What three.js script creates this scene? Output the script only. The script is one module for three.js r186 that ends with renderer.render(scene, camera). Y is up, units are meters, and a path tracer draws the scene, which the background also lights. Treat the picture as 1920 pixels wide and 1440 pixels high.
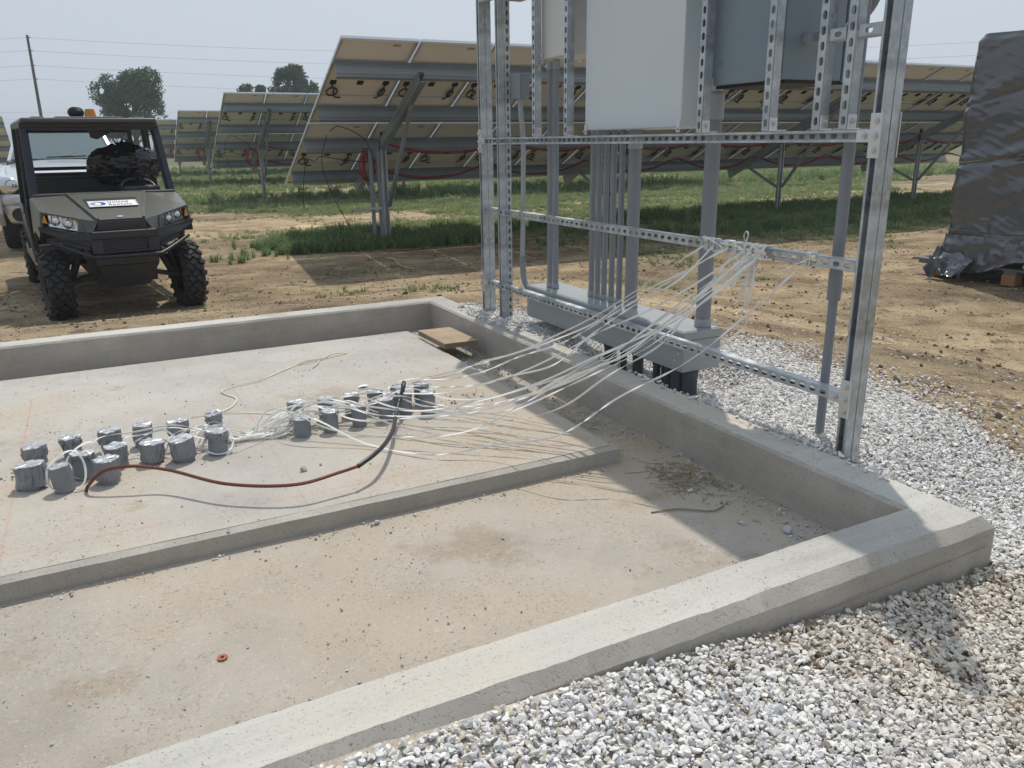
import * as THREE from 'three';
import { mergeGeometries, toCreasedNormals } from 'three/addons/utils/BufferGeometryUtils.js';
import { RoundedBoxGeometry } from 'three/addons/geometries/RoundedBoxGeometry.js';

// ---------------------------------------------------------------- camera, sky, sun, exposure
const scene = new THREE.Scene();
const camera = new THREE.PerspectiveCamera(51.37, 4 / 3, 0.05, 2000);
camera.position.set(0, 1.58, 0);
camera.rotation.order = 'YXZ';
camera.rotation.set(-0.2949, -0.4794, -0.012975);
const renderer = new THREE.WebGLRenderer({ antialias: true });
renderer.setSize(1024, 768);
renderer.toneMapping = THREE.LinearToneMapping;
renderer.toneMappingExposure = 0.95;
renderer.shadowMap.enabled = true;
const rad = d => d * Math.PI / 180;
const SUN_AZ = rad(34), SUN_EL = rad(62);                       // sun stands ahead, a little to the right, high
const sunDir = new THREE.Vector3(Math.sin(SUN_AZ) * Math.cos(SUN_EL), Math.sin(SUN_EL), -Math.cos(SUN_AZ) * Math.cos(SUN_EL));
{
  const W = 512, Hh = 256, d = new Float32Array(W * Hh * 4);      // hazy summer sky: pale horizon, milky blue above, wide aureole
  for (let j = 0; j < Hh; j++) for (let i = 0; i < W; i++) {
    const th = (j + 0.5) / Hh * Math.PI - Math.PI / 2, ph = (i + 0.5) / W * 2 * Math.PI - Math.PI;
    const v = new THREE.Vector3(Math.cos(th) * Math.cos(ph), Math.sin(th), Math.cos(th) * Math.sin(ph));
    const e = Math.max(0, v.y), k = Math.pow(e, 0.55), g = Math.acos(Math.min(1, Math.max(-1, v.dot(sunDir))));
    const a = 0.8 * Math.exp(-g / 0.2) + 0.30 * Math.exp(-g / 0.62);
    const hz = [0.685, 0.755, 0.83], zn = [0.40, 0.48, 0.60], gl = [1.0, 0.97, 0.9], o = (j * W + i) * 4;
    const ph2 = (0.45 + 0.55 * Math.pow((1 + Math.cos(g)) / 2, 1.5)) / 0.84;   // haze scatters forward: the sky opposite the sun is dimmer
    for (let c = 0; c < 3; c++) d[o + c] = (hz[c] * (1 - k) + zn[c] * k) * ph2 + gl[c] * a;
    d[o + 3] = 1;
  }
  const t = new THREE.DataTexture(d, W, Hh, THREE.RGBAFormat, THREE.FloatType);
  t.mapping = THREE.EquirectangularReflectionMapping; t.magFilter = THREE.LinearFilter; t.minFilter = THREE.LinearFilter;
  t.wrapS = THREE.RepeatWrapping; t.needsUpdate = true;
  scene.background = t; scene.environment = t;
}
const sun = new THREE.DirectionalLight(new THREE.Color(1.0, 0.935, 0.83), 2.95);
sun.position.copy(sunDir).multiplyScalar(60).add(new THREE.Vector3(3, 0, -8));
sun.target.position.set(3, 0, -8);
sun.castShadow = true; sun.shadow.mapSize.set(4096, 4096); sun.shadow.radius = 1.6;
Object.assign(sun.shadow.camera, { left: -30, right: 30, top: 30, bottom: -30, near: 1, far: 160 });
scene.add(sun, sun.target);
scene.fog = new THREE.FogExp2(new THREE.Color(0.74, 0.80, 0.86), 0.0018);

// ---------------------------------------------------------------- helpers
const V = (x, y, z) => new THREE.Vector3(x, y, z);
function rng(s) { return () => { s |= 0; s = s + 0x6D2B79F5 | 0; let t = Math.imul(s ^ s >>> 15, 1 | s); t = t + Math.imul(t ^ t >>> 7, 61 | t) ^ t; return ((t ^ t >>> 14) >>> 0) / 4294967296; }; }
const R0 = rng(7);
const clamp = (x, a = 0, b = 1) => x < a ? a : x > b ? b : x;
const lerp = (a, b, t) => a + (b - a) * t;
const sstep = (a, b, x) => { const t = clamp((x - a) / (b - a)); return t * t * (3 - 2 * t); };
function hash3(x, y, z) { let h = Math.imul(x, 374761393) ^ Math.imul(y, 668265263) ^ Math.imul(z, 1274126177); h = Math.imul(h ^ h >>> 13, 1274126177); return ((h ^ h >>> 16) >>> 0) / 4294967296; }
function vn(x, y, z = 0) {
  const xi = Math.floor(x), yi = Math.floor(y), zi = Math.floor(z); let fx = x - xi, fy = y - yi, fz = z - zi;
  fx = fx * fx * (3 - 2 * fx); fy = fy * fy * (3 - 2 * fy); fz = fz * fz * (3 - 2 * fz);
  const h = (a, b, c) => hash3(xi + a, yi + b, zi + c);
  const p = lerp(lerp(h(0, 0, 0), h(1, 0, 0), fx), lerp(h(0, 1, 0), h(1, 1, 0), fx), fy);
  if (fz === 0) return p;
  return lerp(p, lerp(lerp(h(0, 0, 1), h(1, 0, 1), fx), lerp(h(0, 1, 1), h(1, 1, 1), fx), fy), fz);
}
function fbm(x, y, z = 0, o = 4) { let s = 0, a = 0.5, n = 0; for (let i = 0; i < o; i++) { s += a * vn(x, y, z); n += a; a *= 0.5; x = x * 2.03 + 11.3; y = y * 2.03 + 5.7; z = z ? z * 2.03 + 3.1 : 0; } return s / n; }
function piece(pts, x) { if (x <= pts[0][0]) return pts[0][1]; for (let i = 1; i < pts.length; i++) if (x <= pts[i][0]) return lerp(pts[i - 1][1], pts[i][1], (x - pts[i - 1][0]) / (pts[i][0] - pts[i - 1][0])); return pts[pts.length - 1][1]; }

const used = {};
function numbered(n) { const k = used[n] = (used[n] ?? -1) + 1; return k ? n + '_' + String(k).padStart(3, '0') : n; }
function tag(o, label, category, group, kind) { if (label) o.userData.label = label; if (category) o.userData.category = category; if (group) o.userData.group = group; if (kind) o.userData.kind = kind; return o; }
function part(name, geo, mat, parent) {
  const m = new THREE.Mesh(geo, mat); m.name = parent === scene ? numbered(name) : name; m.castShadow = m.receiveShadow = true; parent.add(m); return m;
}
function thing(name, label, category, pos = [0, 0, 0], turn = 0, group) {
  const o = new THREE.Group(); o.name = numbered(name); o.position.set(...pos); o.rotation.y = turn; scene.add(o); return tag(o, label, category, group);
}
function flat(g) { const n = g.index ? g.toNonIndexed() : g; for (const k of Object.keys(n.attributes)) if (!['position', 'normal', 'uv'].includes(k)) n.deleteAttribute(k); if (!n.attributes.normal) n.computeVertexNormals(); if (!n.attributes.uv) n.setAttribute('uv', new THREE.BufferAttribute(new Float32Array(n.attributes.position.count * 2), 2)); return n; }
const join = gs => gs.length === 1 ? flat(gs[0]) : mergeGeometries(gs.map(flat));
function metreUV(g, s = 1) {                                       // uv in metres, projected along the main axis of each face
  g = flat(g); const p = g.attributes.position, n = g.attributes.normal, u = g.attributes.uv;
  for (let i = 0; i < p.count; i += 3) {
    const a = V().fromBufferAttribute(p, i), b = V().fromBufferAttribute(p, i + 1), c = V().fromBufferAttribute(p, i + 2);
    const f = b.clone().sub(a).cross(c.clone().sub(a)), ax = Math.abs(f.x), ay = Math.abs(f.y), az = Math.abs(f.z);
    for (let k = 0; k < 3; k++) { const q = [a, b, c][k]; const [s0, t0] = ay >= ax && ay >= az ? [q.x, q.z] : ax >= az ? [q.z, q.y] : [q.x, q.y]; u.setXY(i + k, s0 * s, t0 * s); }
  }
  return g;
}
const box = (w, h, d, x = 0, y = 0, z = 0) => new THREE.BoxGeometry(w, h, d).translate(x, y, z);
const rbox = (w, h, d, r, x = 0, y = 0, z = 0, seg = 2) => new RoundedBoxGeometry(w, h, d, seg, r).translate(x, y, z);
function rod(a, b, r, seg = 12, r2 = r) { const A = V(...a), B = V(...b), d = B.clone().sub(A), g = new THREE.CylinderGeometry(r2, r, d.length(), seg); g.applyQuaternion(new THREE.Quaternion().setFromUnitVectors(V(0, 1, 0), d.clone().normalize())); const m = A.add(B).multiplyScalar(0.5); return g.translate(m.x, m.y, m.z); }
function bar(a, b, w, h, up = [0, 1, 0]) {                         // rectangular bar from a to b, h along up
  const A = V(...a), B = V(...b), y = B.clone().sub(A), L = y.length(); y.normalize(); const x = y.clone().cross(V(...up)).normalize(), z = x.clone().cross(y);
  const g = new THREE.BoxGeometry(w, L, h); g.applyMatrix4(new THREE.Matrix4().makeBasis(x, y, z)); const m = A.add(B).multiplyScalar(0.5); return g.translate(m.x, m.y, m.z);
}
function tube(pts, r, seg = 40, rs = 8, tension = 0.5) { return new THREE.TubeGeometry(new THREE.CatmullRomCurve3(pts.map(p => V(...p)), false, 'catmullrom', tension), seg, r, rs); }
function slab(pts, t, n) {                                         // planar polygon with thickness t against its normal
  const P = pts.map(p => V(...p)); let N = n ? V(...n) : V(0, 0, 0); if (!n) for (let i = 1; i < P.length - 1; i++) N.add(P[i].clone().sub(P[0]).cross(P[i + 1].clone().sub(P[0]))); N.normalize();
  const Q = P.map(p => p.clone().addScaledVector(N, -t)), pos = [], tri = (a, b, c) => pos.push(...a.toArray(), ...b.toArray(), ...c.toArray());
  for (let i = 1; i < P.length - 1; i++) { tri(P[0], P[i], P[i + 1]); tri(Q[0], Q[i + 1], Q[i]); }
  for (let i = 0; i < P.length; i++) { const j = (i + 1) % P.length; tri(P[i], Q[i], P[j]); tri(P[j], Q[i], Q[j]); }
  const g = new THREE.BufferGeometry(); g.setAttribute('position', new THREE.Float32BufferAttribute(pos, 3)); g.computeVertexNormals(); return flat(g);
}
function extr(pts, depth, bevel = 0, holes = []) { const s = new THREE.Shape(pts.map(p => new THREE.Vector2(...p))); for (const h of holes) s.holes.push(h); return new THREE.ExtrudeGeometry(s, { depth, bevelEnabled: bevel > 0, bevelSize: bevel, bevelThickness: bevel, bevelSegments: 2, curveSegments: 5 }); }
const mirrorX = g => { g = flat(g.clone()).scale(-1, 1, 1); const p = g.attributes.position, n = g.attributes.normal; for (let i = 0; i < p.count; i += 3) for (const a of [p, n, g.attributes.uv]) { const s = a.itemSize; for (let k = 0; k < s; k++) { const t = a.array[(i + 1) * s + k]; a.array[(i + 1) * s + k] = a.array[(i + 2) * s + k]; a.array[(i + 2) * s + k] = t; } } return g; };
const both = g => join([g, mirrorX(g)]);

// ---------------------------------------------------------------- textures
function fbmTile(S, f0, oct, seed, gain = 0.5) {
  const out = new Float32Array(S * S); let amp = 1, norm = 0;
  for (let o = 0, f = f0; o < oct; o++, f *= 2, amp *= gain) {
    if (f > S) break; norm += amp; const lat = new Float32Array(f * f), r = rng(seed * 101 + o * 17); for (let i = 0; i < f * f; i++) lat[i] = r();
    for (let y = 0; y < S; y++) { const v = y / S * f, y0 = Math.floor(v) % f, y1 = (y0 + 1) % f; let ty = v - Math.floor(v); ty = ty * ty * (3 - 2 * ty);
      for (let x = 0; x < S; x++) { const u = x / S * f, x0 = Math.floor(u) % f, x1 = (x0 + 1) % f; let tx = u - Math.floor(u); tx = tx * tx * (3 - 2 * tx);
        const a = lat[y0 * f + x0], b = lat[y0 * f + x1], c = lat[y1 * f + x0], d = lat[y1 * f + x1]; out[y * S + x] += amp * (a + (b - a) * tx + (c - a) * ty + (a - b - c + d) * tx * ty); } } }
  for (let i = 0; i < out.length; i++) out[i] /= norm; return out;
}
const NA = fbmTile(1024, 4, 8, 3, 0.62), NB = fbmTile(512, 8, 6, 9, 0.7), NC = fbmTile(512, 2, 5, 21, 0.5), NW = fbmTile(512, 128, 3, 33, 0.9);
const smp = (A, S, x, y) => A[((Math.floor(y) % S + S) % S) * S + ((Math.floor(x) % S + S) % S)];
const toS = l => 255 * (l <= 0.0031308 ? 12.92 * l : 1.055 * Math.pow(l, 1 / 2.4) - 0.055);
function dataTex(W, H, fn, srgb = true, rep = true) {              // fn(x, y) -> [r, g, b] linear 0..1, or one number
  const d = new Uint8Array(W * H * 4);
  for (let y = 0; y < H; y++) for (let x = 0; x < W; x++) { const c = fn(x, y), o = (y * W + x) * 4; if (typeof c === 'number') d[o] = d[o + 1] = d[o + 2] = 255 * clamp(c); else for (let k = 0; k < 3; k++) d[o + k] = srgb ? toS(clamp(c[k])) : 255 * clamp(c[k]); d[o + 3] = 255; }
  const t = new THREE.DataTexture(d, W, H); t.magFilter = THREE.LinearFilter; t.minFilter = THREE.LinearMipmapLinearFilter; t.generateMipmaps = true; t.anisotropy = 8;
  if (rep) t.wrapS = t.wrapT = THREE.RepeatWrapping; if (srgb) t.colorSpace = THREE.SRGBColorSpace; t.needsUpdate = true; return t;
}
const mix3 = (a, b, t) => [lerp(a[0], b[0], t), lerp(a[1], b[1], t), lerp(a[2], b[2], t)];
function std(c, rough, metal = 0, extra = {}) { const m = new THREE.MeshPhysicalMaterial({ roughness: rough, metalness: metal, ...extra }); if (Array.isArray(c)) m.color.setRGB(...c); else m.color.set(c); return m; }
// ---------------------------------------------------------------- terrain
const PAD = { x0: -2.7, x1: 2.36, z0: -5.67, z1: -1.29 };           // outer faces of the kerb
const KERB_Y = 0.45, FLOOR_Y = 0.250, SLAB_Y = 0.325;
const frontTouch = x => piece([[-3, 0.43], [0.4, 0.43], [0.9, 0.41], [1.2, 0.378], [1.6, 0.33], [2.16, 0.285], [2.45, 0.285], [3.2, 0.26], [4.5, 0.1]], x);
function terrain(x, z) {
  const dx = Math.max(-2.9 - x, x - 3.3, 0), dz = Math.max(-5.75 - z, z + 1.25, 0), d = Math.hypot(dx, dz);
  let h = 0.42 * (1 - sstep(0, 3.0, d));
  const fz = sstep(-2.1, -1.4, z), fr = Math.max(0.02, frontTouch(x) - 0.2 * Math.max(0, z + 1.29));
  if (z < 1.5) h = lerp(h, Math.min(0.43, fr), fz * (1 - sstep(0, 1.5, z)));
  h -= 0.085 * sstep(2.36, 2.42, x) * sstep(2.95, 2.75, x) * sstep(-4.35, -4.0, z) * sstep(-2.72, -2.95, z);   // hollow left round the ducts under the wireway
  return h;
}
const gravelEdge = z => piece([[-5.3, 2.38], [-4.93, 2.55], [-4.2, 2.95], [-3.56, 3.22], [-3.29, 3.42], [-2.58, 3.25], [-2.1, 3.19], [-1.68, 3.2], [-1.35, 3.5], [-1.0, 4.2]], z);
const micro = (x, z) => 0.030 * (fbm(x * 1.3, z * 2.6, 0, 3) - 0.5) + 0.016 * (fbm(x * 6 + 4, z * 9, 0, 2) - 0.5);
function groundY(x, z) {
  let h = terrain(x, z);
  const inG = sstep(0.25, -0.1, x - gravelEdge(z)) * (z > -5.4 && x > 2.2 ? 1 : z > -1.4 ? 1 : 0);
  h += micro(x, z) * (1 - 0.7 * inG);
  if (x > PAD.x0 + 0.05 && x < PAD.x1 - 0.05 && z > PAD.z0 + 0.05 && z < PAD.z1 - 0.05) return 0.08;
  if (Math.hypot(x, z) > 60) h += 0.5 * (fbm(x * 0.02, z * 0.02) - 0.5);
  return h;
}
const ROWS = [-12.44, -24.2, -35.9, -47.6, -59.3];                  // post lines of the solar rows
// where grass grows (0..1): rank strips along the post lines, short turf between them further out, bare wheel tracks
function grassTall(x, z) {
  let g = 0;
  for (const r of ROWS) { const far = sstep(6, 9, x), w = sstep(lerp(1.25, 2.1, far), lerp(0.5, 1.3, far), Math.abs(z - r + lerp(0.3, -0.35, far) + 0.9 * (fbm(x * 0.8, z * 0.3 + 9) - 0.5))); g = Math.max(g, w); }
  const n = fbm(x * 0.55 + 3, z * 0.7 + 1, 0, 3);
  const left = sstep(1.0, 3.4, x + 2.0 * (n - 0.5)) * (z > -15 ? 1 : 1);
  const patch = x < 9 && z > -15 ? sstep(0.44, 0.60, n + 0.10 * sstep(4, 8, x)) : sstep(0.28, 0.44, n);
  const bits = x > 4.2 && z > -12.2 && z < -10.3 ? 0.55 * sstep(0.54, 0.62, n) : 0; return Math.max(g * left * patch, bits);
}
function grassShort(x, z) {
  const n = fbm(x * 0.35 + 7, z * 0.5 + 2, 0, 4);
  const far = sstep(-12.5, -15, z), right = sstep(5, 10, x) * sstep(-8.6, -10.5, z + 0.15 * (x - 8) * 0.0);
  const track = x < 7 ? 1 - 0.9 * sstep(2.0, 0.8, Math.abs(z + 17.2)) : 1 - 0.45 * sstep(1.2, 0.5, Math.abs(z + 16.6));
  const beyond = sstep(-20, -22, z);
  return clamp(Math.max(far * sstep(-1, 5, x + 2 * (n - 0.5)) * 0.85, right, beyond * 0.9) * track * sstep(0.22, 0.5, n) + 0.5 * sstep(0.62, 0.74, n) * sstep(-9.2, -10.5, z) * sstep(1.5, 3.5, x));
}
const dirtTex = dataTex(1024, 1024, (x, y) => {                     // 3 m tile: clay crumbs, pale dust, dark damp crumbs
  const a = smp(NA, 1024, x, y), b = smp(NB, 512, x * 1.0, y * 1.0), w = smp(NW, 512, x, y), c = smp(NC, 512, x / 2, y / 2);
  let col = mix3([0.125, 0.092, 0.060], [0.30, 0.242, 0.172], clamp((a - 0.5) * 3.0 + 0.5)); col = mix3(col, [0.072, 0.05, 0.032], sstep(0.58, 0.70, b) * 0.8); col = mix3(col, [0.46, 0.39, 0.295], sstep(0.62, 0.76, w) * 0.6);
  const k = 0.95 + 0.3 * (c - 0.5) + 0.4 * (w - 0.5); return col.map(v => v * k);
});
const dirtBump = dataTex(1024, 1024, (x, y) => 0.5 * smp(NA, 1024, x, y) + 0.3 * smp(NB, 512, x, y) + 0.2 * smp(NW, 512, x, y), false);
{
  const lines = (a, b, st, lo, hi) => { const o = []; for (let v = a; v <= b + 1e-6; v += st) o.push(v); let s = st, v = o[0]; while (v > lo) { s *= 1.22; v -= s; o.unshift(v); } s = st; v = o[o.length - 1]; while (v < hi) { s *= 1.22; v += s; o.push(v); } return o; };
  const xs = lines(-4.5, 13, 0.065, -500, 700), zs = lines(-17, 0.6, 0.065, -900, 120), nx = xs.length, nz = zs.length;
  const pos = new Float32Array(nx * nz * 3), col = new Float32Array(nx * nz * 3), uv = new Float32Array(nx * nz * 2), idx = [];
  for (let j = 0; j < nz; j++) for (let i = 0; i < nx; i++) {
    const x = xs[i], z = zs[j], k = j * nx + i; pos.set([x, groundY(x, z), z], k * 3);
    uv.set([x / 2.9 + 0.05 * fbm(x * .3, z * .3), z / 2.9 + 0.05 * fbm(x * .3 + 9, z * .3)], k * 2);
    const n = fbm(x * 0.45, z * 0.8, 0, 4), m = fbm(x * 0.12 + 5, z * 0.25, 0, 3);
    let c = mix3([0.98, 0.92, 0.78], [1.36, 1.28, 1.09], clamp((n - 0.5) * 2.4 + 0.5)); { let tr = 0; for (const r of ROWS) tr = Math.max(tr, sstep(2.4, 1.4, Math.abs(z - (r - 4.4) + 1.2 * (fbm(x * 0.25, 4, 0, 2) - 0.5)))); tr = Math.max(tr * (0.5 + fbm(x * 0.9, z * 2.2, 6, 3)), 0.30 * sstep(0.5, 0.62, fbm(x * 0.3 + 2, z * 0.55 + 8, 0, 3))); c = c.map(v => v * (1 + 0.55 * clamp(tr))); }   // pale dust ground up by wheels along the lanes and in patches c = mix3(c, [0.86, 0.78, 0.68], 0.55 * sstep(0.50, 0.64, m + (x > 3.2 && z > -6 ? 0.06 : 0)));
    const gr = clamp(0.8 * grassTall(x, z) + 0.75 * grassShort(x, z)); c = mix3(c, [0.80, 1.0, 0.62], gr * 0.72);
    { const ins = sstep(0.02, -0.12, x - gravelEdge(z) - 0.15 * (fbm(x * 3, z * 3) - 0.5)), gz = z > -5.35 && z < -0.2 && x > -0.6 && (x > 2.3 || z > -1.4) ? 1 : 0, tan = z > -1.4 ? sstep(1.0, 1.75, x) : 0; if (gz) c = mix3(c, mix3([2.3, 2.7, 3.4], [1.5, 1.5, 1.6], tan), 0.85 * ins); }
    if (z < -70 || x > 60 || x < -40) c = mix3(c, [0.42, 0.6, 0.36], sstep(40, 90, Math.hypot(x, z)) * 0.8);
    col.set(c, k * 3);
    if (i < nx - 1 && j < nz - 1) idx.push(k, k + nx, k + 1, k + 1, k + nx, k + nx + 1);
  }
  const g = new THREE.BufferGeometry(); g.setAttribute('position', new THREE.BufferAttribute(pos, 3)); g.setAttribute('color', new THREE.BufferAttribute(col, 3)); g.setAttribute('uv', new THREE.BufferAttribute(uv, 2)); g.setIndex(idx); g.computeVertexNormals();
  const m = part('ground', g, std([1, 1, 1], 0.96, 0, { map: dirtTex, bumpMap: dirtBump, bumpScale: 0.035, vertexColors: true }), scene);
  tag(m, 'bare tan clay ground with wheel tracks and weedy strips', null, null, 'structure');
}
// ---------------------------------------------------------------- concrete foundation
const chalkLines = [];                                              // red snapped lines on the raised slab, [x0,z0,x1,z1]
function concreteTex(W, H, sx, sz, ox, oz, o) {                     // colour of one concrete surface; sx, sz its size in metres
  return (x, y) => {
    const u = ox + x / W * sx, v = oz + y / H * sz, X = u * 230, Y = v * 230;
    const a = smp(NA, 1024, X, Y), c = smp(NC, 512, X * 0.35 + 90, Y * 0.35), b = smp(NB, 512, X * 1.3, Y * 1.3), w = smp(NW, 512, X * 2.1, Y * 2.1), br = smp(NB, 512, X * (o.brush ? 0.35 : 1.2), Y * (o.brush ? 6.0 : 1.2));
    let col = mix3(o.dark, o.light, clamp(0.5 + (a - 0.5) * 1.8 + (c - 0.5) * 1.3 + (br - 0.5) * 0.75));
    col = mix3(col, o.stain, o.stains * sstep(0.50, 0.68, c * 0.62 + a * 0.38 + 0.04 * (b - 0.5)));
    col = mix3(col, [0.27, 0.19, 0.10], 0.36 * o.mud * sstep(0.60, 0.70, smp(NA, 1024, X * 1.9 + 300, Y * 2.6 + 77)) * sstep(0.42, 0.6, b));
    col = mix3(col, [0.20, 0.17, 0.13], 0.85 * sstep(0.70, 0.77, w) * sstep(0.42, 0.58, b));           // air holes and grit
    col = mix3(col, [0.62, 0.58, 0.52], 0.35 * sstep(0.70, 0.80, smp(NW, 512, X * 1.4 + 200, Y * 1.4)));
    if (o.lines) for (const [x0, z0, x1, z1, s] of o.lines) {
      const dx = x1 - x0, dz = z1 - z0, t = ((u - x0) * dx + (v - z0) * dz) / (dx * dx + dz * dz); if (t < 0 || t > 1) continue;
      const d = Math.abs((u - x0) * dz - (v - z0) * dx) / Math.hypot(dx, dz); if (d > 0.02) continue;
      col = mix3(col, [0.52, 0.17, 0.13], 0.4 * s * (sstep(0.0045, 0.0012, d) * (0.35 + 0.65 * sstep(0.35, 0.6, a)) + 0.22 * sstep(0.018, 0.002, d) * b));
    }
    return col;
  };
}
const slabLook = { dark: [0.375, 0.348, 0.315], light: [0.545, 0.52, 0.485], stain: [0.44, 0.36, 0.255], stains: 0.7, mud: 0.9 };
const floorLook = { dark: [0.33, 0.295, 0.25], light: [0.505, 0.462, 0.405], stain: [0.40, 0.325, 0.225], stains: 0.8, mud: 1.0 };
const kerbLook = { dark: [0.385, 0.372, 0.34], light: [0.595, 0.585, 0.55], stain: [0.50, 0.43, 0.33], stains: 0.5, mud: 0.9, brush: true };
const concBump = dataTex(1024, 1024, (x, y) => 0.5 * smp(NA, 1024, x, y) + 0.3 * smp(NB, 512, x, y) + 0.35 * (1 - sstep(0.72, 0.8, smp(NW, 512, x * 1.3, y * 1.3))) - 0.1, false);
const bumpAt = (s) => { const t = concBump.clone(); t.repeat.set(s, s); t.needsUpdate = true; return t; };
const wallTex = dataTex(1024, 1024, (x, y) => {                     // formed faces, 1.6 m tile: grey paste, board streaks, bug holes
  const a = smp(NA, 1024, x, y), c = smp(NC, 512, x / 2, y / 2), w = smp(NW, 512, x * 1.5, y * 1.5), st = smp(NB, 512, x * 0.25, y * 3.0);
  let k = mix3([0.345, 0.32, 0.28], [0.52, 0.49, 0.44], clamp(0.5 + (a - 0.5) * 1.8 + (c - 0.5) + (st - 0.5) * 0.5)); k = mix3(k, [0.56, 0.54, 0.50], 0.5 * sstep(0.58, 0.72, c * 0.5 + a * 0.5)); return mix3(k, [0.15, 0.135, 0.115], 0.8 * sstep(0.73, 0.79, w));
});
const concWall = std([1, 1, 1], 0.92, 0, { map: wallTex, bumpMap: bumpAt(1), bumpScale: 0.004 });
const pad = thing('concrete_foundation', 'sunken concrete foundation with raised rim kerb and a raised inner slab', 'foundation', [0, 0, 0]);
{
  // kerb: one profile swept round the rectangle with mitred corners; top, bevels and walls are separate faces of it
  const corners = [[PAD.x0, PAD.z1], [PAD.x1, PAD.z1], [PAD.x1, PAD.z0], [PAD.x0, PAD.z0]];
  const prof = [[0.19, 0.10], [0.19, KERB_Y - 0.012], [0.178, KERB_Y], [0.036, KERB_Y], [0.004, KERB_Y - 0.034], [0, -0.1]];   // [inset, y] from inside to outside
  const tops = [], sides = [];
  for (let s = 0; s < 4; s++) {
    const A = corners[s], B = corners[(s + 1) % 4], L = Math.hypot(B[0] - A[0], B[1] - A[1]), ux = (B[0] - A[0]) / L, uz = (B[1] - A[1]) / L, nx0 = uz, nz0 = -ux; // inward normal
    const inw = [-(-uz) * -1, 0]; const N = Math.ceil(L / 0.03);
    const cx = (PAD.x0 + PAD.x1) / 2, cz = (PAD.z0 + PAD.z1) / 2; let ix = -uz, iz = ux; if ((cx - A[0]) * ix + (cz - A[1]) * iz < 0) { ix = -ix; iz = -iz; }
    const pt = (t, k) => {                                           // t along 0..L, k profile index
      const [ins, y] = prof[k], tt = ins + (L - 2 * ins) * t / L; let x = A[0] + ux * tt + ix * ins, z = A[1] + uz * tt + iz * ins;
      const edge = k === 3 || k === 4 ? 1 : k === 1 || k === 2 ? 0.55 : 0, e = sstep(0.0, 0.10, Math.min(tt - ins, L - ins - tt)) * edge * (0.012 * (fbm(x * 9, z * 9, k, 3) - 0.5) + 0.004 * (vn(x * 60, z * 60, k) - 0.5));
      const yy = y + (k >= 1 && k <= 4 ? 0.006 * (fbm(x * 2.2, z * 2.2 + k * 0.3, 0, 3) - 0.5) : 0) - Math.abs(e) * 0.35; x += ix * e; z += iz * e; return [x, yy, z];
    };
    for (let k = 0; k < prof.length - 1; k++) for (let i = 0; i < N; i++) {
      const a = pt(L * i / N, k), b = pt(L * (i + 1) / N, k), c = pt(L * i / N, k + 1), d = pt(L * (i + 1) / N, k + 1), out = k === 2 ? tops : sides;
      const n1 = V(...b).sub(V(...a)).cross(V(...c).sub(V(...a))), ref = k === 2 ? V(0, 1, 0) : k === 0 || k === 1 ? V(ix, 0.4, iz) : V(-ix, 0.4, -iz);
      if (n1.dot(ref) > 0) out.push(...a, ...b, ...c, ...b, ...d, ...c); else out.push(...a, ...c, ...b, ...b, ...c, ...d);
    }
  }
  const mk = p => { const g = new THREE.BufferGeometry(); g.setAttribute('position', new THREE.Float32BufferAttribute(p, 3)); g.computeVertexNormals(); return toCreasedNormals(flat(g), 0.5); };
  const kt = concreteTex(2048, 2048, 5.4, 5.4, -2.9, -5.9, kerbLook), ktex = dataTex(2048, 2048, kt, true, false);
  const gt = mk(tops); gt.computeVertexNormals(); for (let i = 0; i < gt.attributes.normal.count; i++) gt.attributes.normal.setXYZ(i, 0, 1, 0); const u = gt.attributes.uv, p = gt.attributes.position; for (let i = 0; i < p.count; i++) u.setXY(i, (p.getX(i) + 2.9) / 5.4, (p.getZ(i) + 5.9) / 5.4);
  part('kerb_wall', metreUV(mk(sides), 1 / 1.6), concWall, pad);
  part('kerb_top', gt, std([1, 1, 1], 0.9, 0, { map: ktex, bumpMap: bumpAt(4), bumpScale: 0.006 }), pad);
  // floor
  const fx0 = PAD.x0 + 0.17, fx1 = PAD.x1 - 0.17, fz0 = PAD.z0 + 0.17, fz1 = PAD.z1 - 0.17;
  const plate = (x0, x1, z0, z1, y, st, wob) => { const nx = Math.round((x1 - x0) / st), nz = Math.round((z1 - z0) / st), g = new THREE.PlaneGeometry(x1 - x0, z1 - z0, nx, nz).rotateX(-Math.PI / 2).translate((x0 + x1) / 2, y, (z0 + z1) / 2), p = g.attributes.position, uv = g.attributes.uv; for (let i = 0; i < p.count; i++) { p.setY(i, y + wob * (fbm(p.getX(i) * 1.7, p.getZ(i) * 1.7, 0, 3) - 0.5)); uv.setXY(i, (p.getX(i) - x0) / (x1 - x0), (p.getZ(i) - z0) / (z1 - z0)); } g.computeVertexNormals(); return g; };
  const ft = dataTex(2048, 1792, concreteTex(2048, 1792, fx1 - fx0, fz1 - fz0, fx0, fz0, floorLook), true, false);
  part('floor_slab', plate(fx0, fx1, fz0, fz1, FLOOR_Y, 0.06, 0.006), std([1, 1, 1], 0.92, 0, { map: ft, bumpMap: bumpAt(4), bumpScale: 0.005 }), pad);
  // raised slab with its own chamfered, slightly chipped edge
  const sx0 = fx0 + 0.3, sx1 = 1.885, sz0 = -5.195, sz1 = -2.62;
  const L = (a, b, s = 0.8) => chalkLines.push([a[0], a[1], b[0], b[1], s]);
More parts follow.
